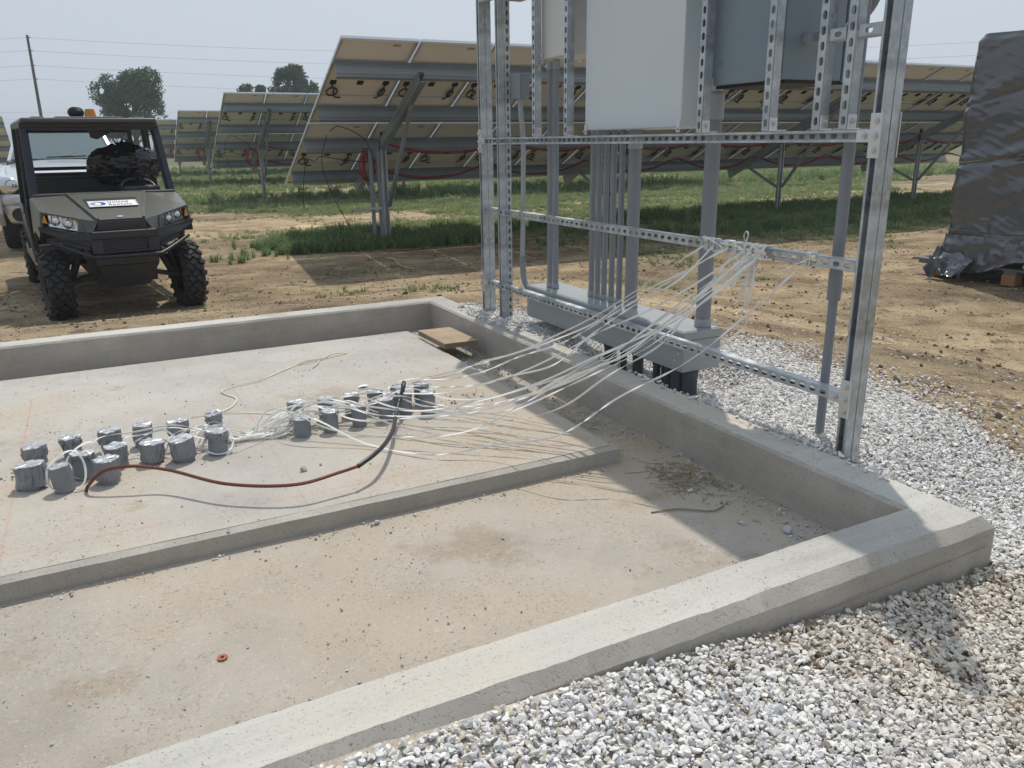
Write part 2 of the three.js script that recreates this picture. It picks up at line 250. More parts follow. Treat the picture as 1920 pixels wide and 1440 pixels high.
  L([-0.376, -4.70], [-0.388, -2.66], 0.95); L([0.586, -4.72], [0.583, -2.66], 0.95); L([1.56, -4.5], [1.53, -2.66], 0.6); L([-0.8, -2.775], [1.86, -2.752], 0.75); L([-0.8, -3.45], [0.1, -3.385], 0.5); L([0.3, -3.27], [1.0, -3.235], 0.35); L([-0.8, -3.95], [0.2, -3.93], 0.2);
  const st = dataTex(2048, 1280, concreteTex(2048, 1280, sx1 - sx0, sz1 - sz0, sx0, sz0, { ...slabLook, lines: chalkLines }), true, false);
  part('slab_top', plate(sx0, sx1 - 0.034, sz0 + 0.034, sz1 - 0.034, SLAB_Y, 0.05, 0.003), std([1, 1, 1], 0.92, 0, { map: st, bumpMap: bumpAt(4), bumpScale: 0.005 }), pad);
  const ring = [[sx0, sz1], [sx1, sz1], [sx1, sz0], [sx0, sz0]], q = [];
  for (let s = 0; s < 4; s++) {
    const A = ring[s], B = ring[(s + 1) % 4], n = Math.ceil(Math.hypot(B[0] - A[0], B[1] - A[1]) / 0.03), c = [(sx0 + sx1) / 2, (sz0 + sz1) / 2];
    const P = (t, ins, y) => { const x = lerp(A[0], B[0], t), z = lerp(A[1], B[1], t), e = (y > 0.3 ? 0.007 * (fbm(x * 11, z * 11, y * 9, 3) - 0.5) : 0); const tx = clamp(x, sx0 + ins, sx1 - ins) + (Math.abs(x - sx0) < 1e-6 || Math.abs(x - sx1) < 1e-6 ? e : 0), tz = clamp(z, sz0 + ins, sz1 - ins) + (Math.abs(z - sz1) < 1e-6 ? e : 0); return [tx, y + (y > 0.32 ? 0.0025 * 0 : 0), tz]; };
    const lv = [[0.036, SLAB_Y - 0.0005], [0.003, SLAB_Y - 0.012], [0, 0.1]];
    for (let k = 0; k < 2; k++) for (let i = 0; i < n; i++) { const a = P(i / n, ...lv[k]), b = P((i + 1) / n, ...lv[k]), c0 = P(i / n, ...lv[k + 1]), d = P((i + 1) / n, ...lv[k + 1]); q.push(...a, ...c0, ...b, ...b, ...c0, ...d); }
  }
  part('slab_edge', metreUV(mk(q), 1 / 1.6), concWall, pad);
  part('chalk_line', join([...Array(34)].map((_, i) => { const a = 1.22 + i * 0.033; return box(0.026 + 0.006 * vn(i * 1.7, 3), 0.0010 + 0.0016 * vn(i * 0.9, 8), 0.0008, a, 0.345 + 0.0012 * i * 0.4 + 0.002 * vn(i * 0.6, 1), PAD.z1 + 0.0012); })), std([0.40, 0.19, 0.12], 0.9), pad).userData.kind = 'stuff';
}
// ---------------------------------------------------------------- galvanised strut rack
const galvTex = dataTex(512, 512, (x, y) => { const a = smp(NB, 512, x, y), c = smp(NC, 512, x, y), w = smp(NW, 512, x, y); const k = clamp(0.60 + (a - 0.5) * 0.6 + (c - 0.5) * 0.5 + (w - 0.5) * 0.10); return [k * 0.93, k * 0.98, k]; });
const galvRough = dataTex(512, 512, (x, y) => 0.42 + 0.5 * (smp(NB, 512, x + 50, y) - 0.5) + 0.3 * (smp(NC, 512, x, y) - 0.5), false);
const galv = std([0.78, 0.81, 0.84], 1, 0.6, { map: galvTex, roughnessMap: galvRough });
const zinc = std([0.70, 0.71, 0.72], 0.34, 0.85);
const dullGalv = std([0.80, 0.82, 0.83], 1, 0.45, { map: galvTex, roughnessMap: dataTex(64, 64, (x, y) => 0.62 + 0.2 * (smp(NB, 512, x * 8, y * 8) - 0.5), false) });
const SW = 0.0413, ST = 0.0027;
function slotHole(cx, cy, w, h) { const r = Math.min(w, h) / 2, p = new THREE.Path(); if (h >= w) { p.absarc(cx, cy + (h / 2 - r), r, 0, Math.PI, false); p.absarc(cx, cy - (h / 2 - r), r, Math.PI, 2 * Math.PI, false); } else { p.absarc(cx + (w / 2 - r), cy, r, -Math.PI / 2, Math.PI / 2, false); p.absarc(cx - (w / 2 - r), cy, r, Math.PI / 2, 1.5 * Math.PI, false); } p.closePath(); return p; }
function channel(len, slots = true, first = 0.025) {                // web in z = 0 .. ST with slots, walls to z = SW, lips turned in; length along y from 0
  const h = SW / 2, holes = []; if (slots) for (let y = first; y < len - 0.018; y += 0.0508) holes.push(slotHole(0, y, 0.0175, 0.030));
  const web = extr([[-h + 0.0032, 0], [h - 0.0032, 0], [h - 0.0032, len], [-h + 0.0032, len]], ST, 0, holes), g = [web];
  for (const s of [-1, 1]) { g.push(box(ST, len, SW - 0.0032, s * (h - ST / 2), len / 2, SW / 2 + 0.0016), box(0.0095 - ST, len, ST, s * (h - ST - (0.0095 - ST) / 2), len / 2, SW - ST / 2), box(ST, len, 0.0072, s * (h - 0.0095 + ST / 2), len / 2, SW - ST - 0.0036)); }
  return metreUV(join(g), 2.2);
}
// place a channel: from point a, running along dir, its web looking along 'face'
function channelAt(a, len, dir, face, slots, first) {
  const y = V(...dir), z = V(...face).negate(), x = y.clone().cross(z), g = channel(len, slots, first).applyMatrix4(new THREE.Matrix4().makeBasis(x, y, z)); return g.translate(...a);
}
function hexBolt(p, axis = [-1, 0, 0], r = 0.0105) { const a = V(...axis), q = (d, rr, h, s) => new THREE.CylinderGeometry(rr, rr, h, s).applyQuaternion(new THREE.Quaternion().setFromUnitVectors(V(0, 1, 0), a)).translate(p[0] + a.x * d, p[1] + a.y * d, p[2] + a.z * d); return join([q(0.001, r * 1.32, 0.002, 16), q(0.0056, r, 0.008, 6), q(0.0105, r * 0.55, 0.004, 10)]); }
const RX = 2.40, RZ0 = -5.01, RZ1 = -1.952, RTOP = 2.47;              // front plane of the rack, inner sides of the two posts, top of the posts
const rack = thing('strut_rack', 'galvanised slotted strut rack standing in white gravel behind the kerb', 'rack', [RX, 0.42, -3.48]);
const inRack = g => g.translate(-RX, -0.42, 3.48);
{
  for (const zc of [RZ1 + SW / 2, RZ0 - SW / 2]) {                    // back-to-back posts, open sides to the front and to the back
    const p = part('post', inRack(join([channelAt([RX + SW, 0.1, zc], RTOP - 0.1, [0, 1, 0], [1, 0, 0], false), channelAt([RX + SW + 0.0004, 0.1, zc], RTOP - 0.1, [0, 1, 0], [-1, 0, 0], false)])), galv, rack);
    void p;
  }
  const railLen = RZ1 - RZ0 - 0.002;
  // rails: [top, webFacesFront]
  for (const [yt, front] of [[1.604, false], [1.158, true], [0.668, true], [RTOP - 0.004, true]]) {
    const yc = yt - SW / 2;
    part('rail', inRack(front ? channelAt([RX, yc, RZ0 + 0.001], railLen, [0, 0, 1], [-1, 0, 0], true) : channelAt([RX + SW, yc, RZ0 + 0.001], railLen, [0, 0, 1], [1, 0, 0], true)), galv, rack);
  }
  part('rail', inRack(channelAt([RX + 0.002, 1.922, -2.045], 0.09, [0, 0, 1], [-1, 0, 0], true, 0.04)), galv, rack);
  part('rail', inRack(channelAt([RX + 0.002, 1.922, -2.168], 0.07, [0, 0, 1], [-1, 0, 0], true, 0.035)), galv, rack);
  // upright struts standing on the third rail
  for (const z of [-4.30, -3.944, -2.836, -2.445, -2.196, -2.073]) {
    part('upright', inRack(channelAt([RX, 1.606, z], RTOP - 0.055 - 1.606, [0, 1, 0], [-1, 0, 0], true, 0.03)), galv, rack);
    part('angle_bracket', inRack(join([box(0.038, 0.05, 0.004, RX + 0.02, 1.631, z + SW / 2 + 0.003), box(0.038, 0.004, 0.05, RX + 0.02, 1.608, z + SW / 2 + 0.03), hexBolt([RX + 0.02, 1.635, z + SW / 2 + 0.005], [0, 0, 1], 0.008)])), zinc, rack);
  }
  // free double upright near the far post, running down into the gravel
  part('upright', inRack(join([channelAt([RX + SW, 0.12, -4.765], RTOP - 0.15, [0, 1, 0], [1, 0, 0], false), channelAt([RX + SW * 1.5 + 0.0006, 0.12, -4.765 + SW / 2], RTOP - 0.15, [0, 1, 0], [0, 0, 1], true, 0.03)])), dullGalv, rack);
  // T plates with four bolts on the front of the posts
  const plate = (yc, side) => {
    const s = side, zp = (s > 0 ? RZ1 + SW / 2 : RZ0 - SW / 2), w = SW / 2, t = 0.0055;
    const shp = [[-w, -0.072], [w, -0.072], [w, 0.072], [-w, 0.072], [-w, w * 0.98], [-w - 0.052, w * 0.98], [-w - 0.052, -w * 0.98], [-w, -w * 0.98]];
    const f = extr(s > 0 ? shp : shp.map(([a, b]) => [-a, b]).reverse(), t - 0.002, 0.001).applyMatrix4(new THREE.Matrix4().makeBasis(V(0, 0, 1), V(0, 1, 0), V(-1, 0, 0)));
    const m = part('corner_plate', inRack(f.translate(RX - 0.0012, yc, zp)), zinc, rack);
    for (const [a, b] of [[0, 0.048], [0, 0], [0, -0.048], [-0.044, 0]]) part('bolt', inRack(hexBolt([RX - 0.0066, yc + b, zp + s * a])), zinc, m);
  };
  for (const y of [1.604, 0.668]) for (const s of [1, -1]) plate(y - SW / 2, s);
  part('back_plate', inRack(box(0.004, 0.15, 0.05, RX + 2 * SW + 0.004, 1.585, RZ1 + SW / 2)), zinc, rack);
}
// ---------------------------------------------------------------- enclosures, wireway and conduits behind the rack
const boxTex = dataTex(256, 256, (x, y) => { const k = 0.97 + 0.05 * (smp(NC, 512, x * 2, y * 2) - 0.5) + 0.03 * (smp(NW, 512, x * 2, y * 2) - 0.5); return [k, k, k]; });
const paleGrey = std([0.62, 0.69, 0.735], 0.38, 0, { map: boxTex, clearcoat: 0.15, clearcoatRoughness: 0.35 }), midGrey = std([0.34, 0.372, 0.38], 0.42, 0, { map: boxTex }), darkGrey = std([0.20, 0.255, 0.30], 0.42, 0, { map: boxTex }), creamGrey = std([0.64, 0.65, 0.63], 0.42, 0, { map: boxTex });
const rubber = std([0.02, 0.02, 0.021], 0.7);
function enclosure(name, label, x0, x1, y0, y1, z0, z1, mat, opt = {}) {
  const t = thing(name, label, 'electrical box', [(x0 + x1) / 2, y0, (z0 + z1) / 2], 0, opt.group), w = x1 - x0, h = y1 - y0, d = z1 - z0, lid = Math.min(0.028, w * 0.16);
  part('body', metreUV(rbox(w - lid - 0.004, h, d, 0.006, -lid / 2 - 0.002, h / 2, 0), 1), mat, t);
  part('door', metreUV(rbox(lid, h + 0.006, d + 0.008, 0.005, w / 2 - lid / 2, h / 2, 0), 1), mat, t);
  part('gasket', box(0.004, h - 0.012, d - 0.012, w / 2 - lid - 0.002, h / 2, 0), rubber, t);
  for (const s of opt.feet ?? [-1, 1]) {                             // steel mounting feet at the back corners
    const f = part('mounting_foot', rbox(0.0045, 0.052, 0.024, 0.002, -w / 2 - 0.003, 0.004, s * (d / 2 - 0.014)), zinc, t); part('bolt', hexBolt([-w / 2 - 0.0055, -0.006, s * (d / 2 - 0.014)], [-1, 0, 0], 0.006), zinc, f);
  }
  if (opt.knockout) part('knockout', join([new THREE.TorusGeometry(0.012, 0.0012, 6, 20).rotateY(Math.PI / 2).translate(-w / 2 - 0.0006, 0.085, -d / 2 + 0.06), new THREE.TorusGeometry(0.0065, 0.001, 6, 16).rotateY(Math.PI / 2).translate(-w / 2 - 0.0006, 0.085, -d / 2 + 0.06)]), mat, t);
  if (opt.drip) part('bottom_flange', box(w * 0.9, 0.012, d * 0.96, 0.01, -0.007, 0), rubber, t);
  return t;
}
enclosure('electrical_cabinet', 'large pale grey electrical cabinet on the strut rack', 2.462, 2.70, 1.632, 2.40, -3.842, -3.034, paleGrey);
enclosure('electrical_enclosure', 'cream grey enclosure between two uprights, left of the large cabinet', 2.462, 2.64, 2.032, 2.40, -4.318, -3.99, creamGrey, { group: 'enclosures on the strut rack' });
enclosure('electrical_enclosure', 'cream grey enclosure half hidden behind the large pale cabinet', 2.745, 2.90, 2.05, 2.40, -4.36, -3.86, creamGrey, { group: 'enclosures on the strut rack', feet: [-1] });
enclosure('electrical_enclosure', 'dark blue grey enclosure near the right post of the rack', 2.462, 2.82, 1.798, 2.40, -2.852, -2.44, darkGrey, { group: 'enclosures on the strut rack', knockout: true, drip: true });
{ // upper wireway along the head of the rack, above the picture: it casts the long straight shadow on the foundation
  const t = thing('wireway', 'long grey wireway along the head of the rack, above the cabinets', 'wireway', [2.575, 2.445, -3.575]);
  part('trough', metreUV(rbox(0.25, 0.085, 2.85, 0.003, 0, 0.0425, 0), 1), midGrey, t); part('lid', metreUV(rbox(0.256, 0.035, 2.854, 0.004, 0, 0.104, 0), 1), midGrey, t);
}
// wireway
const WY0 = 0.487, WY1 = 0.688;
{
  const x0 = 2.462, x1 = 2.70, z0 = -4.515, z1 = -2.935, t = thing('wireway', 'long grey steel wireway trough low behind the rack', 'wireway', [(x0 + x1) / 2, WY0, (z0 + z1) / 2]), w = x1 - x0, d = z1 - z0, h = WY1 - WY0;
  part('trough', metreUV(rbox(w - 0.006, h - 0.044, d - 0.004, 0.003, 0, (h - 0.044) / 2, 0), 1), midGrey, t);
  part('lid', metreUV(join([rbox(w, 0.042, d, 0.004, 0, h - 0.021, 0), box(w - 0.02, 0.003, d - 0.02, 0, h + 0.0014, 0)]), 1), midGrey, t);
  for (const [z, y] of [[-d / 2 + 0.03, 0.09], [d / 2 - 0.035, 0.09], [d / 2 - 0.06, 0.05], [0, 0.09]]) part('screw', join([new THREE.CylinderGeometry(0.0055, 0.006, 0.004, 12).rotateZ(Math.PI / 2).translate(-w / 2 + 0.001, y, z)]), zinc, t);
}
const pvcTex = dataTex(256, 256, (x, y) => { const k = 0.92 + 0.22 * (smp(NC, 512, x * 2, y * 2) - 0.5) + 0.08 * (smp(NB, 512, x * 2, y * 2) - 0.5); return [k, k, k]; });
const pvc = std([0.25, 0.272, 0.305], 0.5, 0, { map: pvcTex }), pvcDark = std([0.085, 0.092, 0.105], 0.55, 0, { map: pvcTex }), pvcPale = std([0.36, 0.385, 0.42], 0.45, 0, { map: pvcTex }), ink = std([0.03, 0.03, 0.04], 0.8);
function printRun(r, y0, y1, ang, seed) {                            // rows of small printed marks along a pipe
  const g = [], rr = rng(seed); for (let y = y0; y < y1; y += 0.02 + rr() * 0.03) { if (rr() < 0.25) { y += 0.06; continue; } g.push(box(0.0007, 0.004 + rr() * 0.012, 0.004 + rr() * 0.003, r + 0.0001, y, 0).rotateY(ang)); } return g.length ? join(g) : null;
}
let conduitSeed = 5;
function conduit(label, x, z, y0, y1, r, couplings = [], group = 'grey conduits rising from the wireway', mat = pvc) {
  const t = thing('conduit', label, 'conduit', [x, y0, z], 0, group), h = y1 - y0;
  part('pipe', metreUV(new THREE.CylinderGeometry(r, r, h, 24, 1).translate(0, h / 2, 0), 1), mat, t);
  for (const [c, len] of couplings) part('coupling', new THREE.LatheGeometry([[r + 0.0002, -len / 2], [r + 0.0045, -len / 2], [r + 0.005, -len / 2 + 0.002], [r + 0.005, len / 2 - 0.002], [r + 0.0045, len / 2], [r + 0.0002, len / 2]].map(p => new THREE.Vector2(...p)), 24).translate(0, c - y0, 0), pvcPale, t);
  const pr = printRun(r, 0.08, h - 0.1, 0.55, conduitSeed++); if (pr) part('print_marks', pr, ink, t).userData.kind = 'stuff';
  return t;
}
const cY = WY1 + 0.0035;
conduit('left of the two grey conduits under the cream enclosure', 2.545, -4.335 - 0.02, cY, 2.03, 0.0172, [[cY + 0.016, 0.03], [2.005, 0.05]]);
conduit('right of the two grey conduits under the cream enclosure', 2.548, -4.29, cY, 2.03, 0.0172, [[cY + 0.016, 0.03], [2.005, 0.05]]);
[[-3.965, 'first thin grey conduit from the left in the row of five'], [-3.90, 'second thin grey conduit from the left in the row of five'], [-3.832, 'middle thin grey conduit in the row of five'], [-3.757, 'fourth thin grey conduit from the left in the row of five'], [-3.682, 'fifth thin grey conduit, nearest the thick middle conduit']].forEach(([z, l]) => conduit(l, 2.60, z + 0.003, cY, 1.632, 0.0168, [[cY + 0.016, 0.03]]));
conduit('thick grey conduit in the middle, right of the row of five', 2.615, -3.585, cY, 1.632, 0.0345, [[cY + 0.02, 0.04], [1.56, 0.05]]);
conduit('thickest grey conduit rising from the right end of the wireway', 2.63, -3.00, cY, 1.79, 0.036, [[cY + 0.02, 0.04], [1.72, 0.11]]);
{
  const t = conduit('grey conduit standing in gravel beside the right post', 2.50, -2.117, 0.36, 2.4, 0.0175, [], 'grey conduits rising from the wireway');
  part('sleeve', metreUV(join([new THREE.LatheGeometry([[0.0176, 0], [0.0255, 0], [0.0255, 0.10], [0.022, 0.14], [0.022, 1.4], [0.0176, 1.401]].map(p => new THREE.Vector2(...p)), 24).translate(0, 0.62, 0)]), 1), pvc, t);
  const e = thing('conduit', 'short grey conduit bending up from the side of the dark enclosure', 'conduit', [2.58, 1.95, -2.44], 0, 'grey conduits rising from the wireway');
  part('pipe', tube([[0, 0, -0.004], [0, 0, 0.08], [0, 0.005, 0.17], [0.02, 0.06, 0.25], [0.03, 0.16, 0.29], [0.03, 0.4, 0.30]], 0.018, 40, 16), pvc, e);
  part('coupling', new THREE.CylinderGeometry(0.0225, 0.0225, 0.05, 20).rotateX(Math.PI / 2).translate(0, 0, 0.02), pvcPale, e);
}
{ // dark stub ducts below the wireway
  const D = [[-3.66, 0.036, 2.54], [-3.53, 0.018, 2.54], [-3.41, 0.030, 2.55], [-3.22, 0.02, 2.53], [-3.172, 0.02, 2.545], [-3.125, 0.02, 2.53], [-3.04, 0.036, 2.53], [-2.962, 0.037, 2.535]];
  const names = ['thick dark duct, leftmost under the wireway', 'thin dark duct beside the leftmost thick one under the wireway', 'dark duct under the middle of the wireway', 'left of three thin dark ducts under the wireway', 'middle of three thin dark ducts under the wireway', 'right of three thin dark ducts under the wireway', 'thick dark duct second from the right under the wireway', 'thick dark duct at the right end under the wireway'];
  D.forEach(([z, r, x], i) => { const t = thing('duct_stub', names[i], 'duct', [x, 0.25, z], 0, 'dark ducts under the wireway'); part('pipe', new THREE.CylinderGeometry(r, r, WY0 - 0.25 - 0.001, 20).translate(0, (WY0 - 0.25) / 2 - 0.0005, 0), pvcDark, t); part('collar', new THREE.CylinderGeometry(r + 0.004, r + 0.004, 0.03, 20).translate(0, WY0 - 0.25 - 0.018, 0), pvcDark, t); });
}
{ // small box with a bent conduit
  const t = thing('junction_box', 'small slate grey junction box with a bent conduit below', 'junction box', [2.49, 1.835, -4.655]);
  part('body', rbox(0.06, 0.145, 0.115, 0.005, 0.02, 0.0725, 0), std([0.21, 0.25, 0.275], 0.45), t); part('cover', rbox(0.012, 0.15, 0.12, 0.004, -0.016, 0.0725, 0), std([0.21, 0.25, 0.275], 0.45), t);
  part('hub', new THREE.CylinderGeometry(0.019, 0.019, 0.03, 18).translate(0.02, -0.014, -0.01), pvcPale, t);
  part('pipe', tube([[0.02, -0.015, -0.01], [0.02, -0.10, -0.005], [0.022, -0.2, 0.012], [0.022, -0.32, 0.018], [0.022, -0.7, 0.01], [0.022, -0.9, 0.0], [0.022, -1.02, -0.005], [0.026, -1.14, 0.015], [0.04, -1.215, 0.07], [0.05, -1.242, 0.138]], 0.0155, 70, 14), pvcPale, t);
  part('sleeve', tube([[0.022, -0.98, -0.003], [0.022, -1.03, -0.005], [0.026, -1.14, 0.015], [0.04, -1.215, 0.07]], 0.0185, 24, 14), pvc, t);
}
// ---------------------------------------------------------------- taped conduit stubs
const tapeMid = std([0.25, 0.26, 0.28], 0.42, 0.15, { bumpMap: concBump, bumpScale: 0.002 }), tape = std([0.46, 0.475, 0.50], 0.34, 0.25, { bumpMap: concBump, bumpScale: 0.002 }), tapeDull = std([0.22, 0.23, 0.25], 0.5, 0.05, { bumpMap: concBump, bumpScale: 0.002 });
function stub(label, x, z, h, r, o = {}) {
  if (!o.crisp) { r *= 0.86; h *= 0.9; }
  const t = thing('conduit_stub', label, 'conduit stub', [x, SLAB_Y - 0.003, z], o.turn ?? 0, o.group), rr = rng(Math.round(x * 977 + z * 131));
  t.rotation.z = o.lean ?? (rr() - 0.5) * (o.crisp ? 0.06 : 0.2); t.rotation.x = (rr() - 0.5) * (o.crisp ? 0.04 : 0.14);
  part('pipe', metreUV(new THREE.CylinderGeometry(r, r, h - 0.004, 22).translate(0, h / 2, 0), 1), pvc, t);
  // crumpled tape cap: faceted sleeve over the top, ragged hem
  const N = 34, hem = o.hem ?? 0.45, lv = [[1.10, 1 - hem], [1.08, 1 - hem * 0.7], [1.10, 1 - hem * 0.35], [1.08, 0.985], [0.98, 1.015], [0.5, 1.02], [0.001, 1.015]], P = [];
  lv.forEach(([k, y], j) => { for (let i = 0; i < N; i++) { const a = i / N * 2 * Math.PI, n = vn(Math.cos(a) * 2.4 + x * 50, Math.sin(a) * 2.4 + j * 0.7, z * 30), w = 0.6 * vn(Math.cos(a) * 6 + x * 90, Math.sin(a) * 6, j + z * 9) + 0.4 * hash3(i >> 1, j, Math.round(x * 999));
    const fl = (o.bulk ?? 0.12), rad2 = r * k * (1 + (j < 6 ? fl * (n - 0.35) + (o.crisp ? 0.07 : 0.32) * (w - 0.5) : 0)); const yy = h * (y + (j === 0 ? (o.rag ?? 0.14) * (w - 0.5) * 2 : (o.crisp ? 0.04 : 0.12) * (w - 0.5) * (j < 6 ? 1 : 0))) + 0.003; P.push([Math.cos(a) * rad2, yy, Math.sin(a) * rad2]); } });
  const skin = (j0, j1) => { const pos = []; for (let j = j0; j < j1; j++) for (let i = 0; i < N; i++) { const a = P[j * N + i], b = P[j * N + (i + 1) % N], c = P[(j + 1) * N + i], d = P[(j + 1) * N + (i + 1) % N]; pos.push(...a, ...c, ...b, ...b, ...c, ...d); } const g = new THREE.BufferGeometry(); g.setAttribute('position', new THREE.Float32BufferAttribute(pos, 3)); g.computeVertexNormals(); return metreUV(toCreasedNormals(flat(g), 0.25), 6); };
  part('tape_wrap', skin(0, 3), o.dull || o.crisp ? tapeDull : tapeMid, t); part('tape_cap', skin(3, lv.length - 1), tape, t);
  if (o.flap) part('tape_flap', slab([[-r * 0.9, h * 0.9, r * 1.15], [r * 0.7, h * 1.02, r * 1.2], [r * 1.0, h * 0.25, r * 1.5], [-r * 0.2, h * 0.05, r * 1.75]], 0.0012), tape, t);
  return t;
}
const gA = 'taped conduit stubs in the right cluster', gB = 'taped conduit stubs in the left cluster', ord = ['first', 'second', 'third', 'fourth', 'fifth', 'sixth'];
[0.722, 0.848, 0.985, 1.118, 1.232, 1.325].forEach((x, i) => stub(`${ord[i]} stub from the left in the front row, right cluster of taped stubs`, x, [-3.43, -3.425, -3.435, -3.45, -3.485, -3.43][i], [0.085, 0.10, 0.102, 0.104, 0.108, 0.115][i], [0.036, 0.034, 0.033, 0.034, 0.032, 0.035][i], { hem: 0.2, rag: 0.16, bulk: 0.05, crisp: true, dull: i > 2, group: gA }));
[0.733, 0.871, 0.996, 1.114, 1.237, 1.349].forEach((x, i) => stub(`${ord[i]} stub from the left in the back row, right cluster of taped stubs`, x, [-3.61, -3.59, -3.59, -3.592, -3.60, -3.575][i], 0.11, 0.034, { hem: [0.4, 0.3, 0.3, 0.35, 0.3, 0.75][i], rag: 0.26, bulk: 0.06, crisp: true, group: gA, dull: i === 4 }));
[-0.329, -0.194, -0.05, 0.075, 0.226, 0.385].forEach((x, i) => stub(`${ord[i]} crumpled taped stub from the left in the back row, left cluster`, x, [-3.657, -3.66, -3.655, -3.65, -3.665, -3.69][i], [0.085, 0.10, 0.105, 0.11, 0.095, 0.10][i], [0.046, 0.042, 0.046, 0.038, 0.045, 0.04][i], { hem: [0.6, 0.35, 0.6, 0.75, 0.7, 0.4][i], bulk: 0.35, rag: 0.3, group: gB }));
stub('leftmost front stub of the left cluster, bulging with loose tape', -0.335, -3.375, 0.105, 0.05, { hem: 0.9, bulk: 0.7, rag: 0.06, group: gB });
stub('tall square stub nearest the camera in the left cluster', -0.222, -3.275, 0.115, 0.038, { hem: 0.95, bulk: 0.12, rag: 0.02, dull: true, group: gB });
stub('dark open stub looped by white tape behind the squarish one', -0.158, -3.385, 0.115, 0.045, { hem: 0.28, bulk: 0.3, rag: 0.4, dull: true, group: gB });
stub('stub standing right beside the copper cable end', -0.07, -3.285, 0.108, 0.046, { hem: 0.8, bulk: 0.2, rag: 0.05, group: gB });
stub('crumpled stub behind the copper cable, front row of left cluster', -0.03, -3.45, 0.10, 0.045, { hem: 0.6, bulk: 0.4, rag: 0.2, group: gB });
stub('broad crumpled stub fourth from the right in the left cluster', 0.093, -3.425, 0.10, 0.046, { hem: 0.85, bulk: 0.4, rag: 0.1, group: gB });
stub('bulging ragged stub second from the right in the left cluster', 0.217, -3.385, 0.108, 0.047, { hem: 0.8, bulk: 0.5, rag: 0.15, group: gB });
stub('rightmost front stub of the left cluster with white tape loop', 0.352, -3.40, 0.112, 0.046, { hem: 0.35, bulk: 0.25, rag: 0.35, group: gB });

// ---------------------------------------------------------------- copper cable with black sheathed end
{
  const s = SLAB_Y, c = thing('ground_cable', 'stranded copper cable with black sheathed end arching over the slab', 'cable', [0, 0, 0]);
  const copper = std([0.20, 0.082, 0.05], 0.45, 0.6), black = std([0.018, 0.02, 0.024], 0.38);
  const A = [[-0.158, s - 0.02, -3.262], [-0.140, s + 0.035, -3.20], [-0.085, s + 0.085, -3.185], [0.02, s + 0.10, -3.145], [0.125, s + 0.085, -3.09], [0.318, s + 0.07, -2.865], [0.54, s + 0.072, -2.735], [0.70, s + 0.082, -2.745], [0.782, s + 0.088, -2.757]];
  const B = [[0.772, s + 0.088, -2.754], [0.86, s + 0.10, -2.815], [0.945, s + 0.09, -2.935], [1.04, s + 0.07, -3.12], [1.10, s + 0.07, -3.26], [1.165, s + 0.10, -3.385], [1.215, s + 0.155, -3.45], [1.236, s + 0.15, -3.51], [1.24, s + 0.105, -3.545], [1.241, s + 0.07, -3.55]];
  const cv = new THREE.CatmullRomCurve3(A.map(p => V(...p))), strands = [], N = 220, fr = cv.computeFrenetFrames(N), R = 0.0062;   // seven twisted strands
  for (let k = 0; k < 9; k++) { const pts = []; for (let i = 0; i <= N; i++) { const p = cv.getPointAt(i / N), a = i / N * 46 + k / 9 * 2 * Math.PI; pts.push(p.addScaledVector(fr.normals[i], Math.cos(a) * R * 0.72).addScaledVector(fr.binormals[i], Math.sin(a) * R * 0.72)); } strands.push(new THREE.TubeGeometry(new THREE.CatmullRomCurve3(pts), N * 2, R * 0.33, 5)); }
  strands.push(new THREE.TubeGeometry(cv, N, R * 0.72, 8));
  part('copper_strands', join(strands), copper, c);
  part('black_sheath', join([tube(B, 0.0092, 120, 12), new THREE.CircleGeometry(0.0092, 12).rotateY(-Math.PI / 2).translate(...B[0])]), black, c);
}
// ---------------------------------------------------------------- white pull tapes: flat woven ribbons
function ribbon(pts, w, seg = 90, seed = 1, tw = 1) {               // flat ribbon that twists slowly as it runs
  const cv = new THREE.CatmullRomCurve3(pts.map(p => V(...p)), false, 'centripetal'), pos = [], N = seg, rows = [];
  for (let i = 0; i <= N; i++) { const u = i / N, p = cv.getPointAt(u), t = cv.getTangentAt(u); let s = V(0, 1, 0).cross(t); if (s.lengthSq() < 1e-4) s = V(1, 0, 0); s.normalize(); const n = t.clone().cross(s).normalize(), a = tw * (3.2 * (vn(u * 9 + seed * 7.3, seed) - 0.5) * 2) + 0.5; const d = s.clone().multiplyScalar(Math.cos(a)).addScaledVector(n, Math.sin(a)), e = s.clone().multiplyScalar(-Math.sin(a)).addScaledVector(n, Math.cos(a)); const th = 0.0007; rows.push([[w / 2, th], [-w / 2, th], [-w / 2, -th], [w / 2, -th]].map(([x, y]) => p.clone().addScaledVector(d, x).addScaledVector(e, y).toArray())); }
  for (let i = 0; i < N; i++) for (let k = 0; k < 4; k++) { const a = rows[i][k], b = rows[i][(k + 1) % 4], c = rows[i + 1][k], d = rows[i + 1][(k + 1) % 4]; pos.push(...a, ...b, ...c, ...b, ...d, ...c); }
  const g = new THREE.BufferGeometry(); g.setAttribute('position', new THREE.Float32BufferAttribute(pos, 3)); g.computeVertexNormals(); return flat(g);
}
const tapeWhite = std([0.86, 0.85, 0.81], 0.65), tapeCream = std([0.66, 0.60, 0.44], 0.7);
const gT = 'white pull tapes strung between rail and stubs';
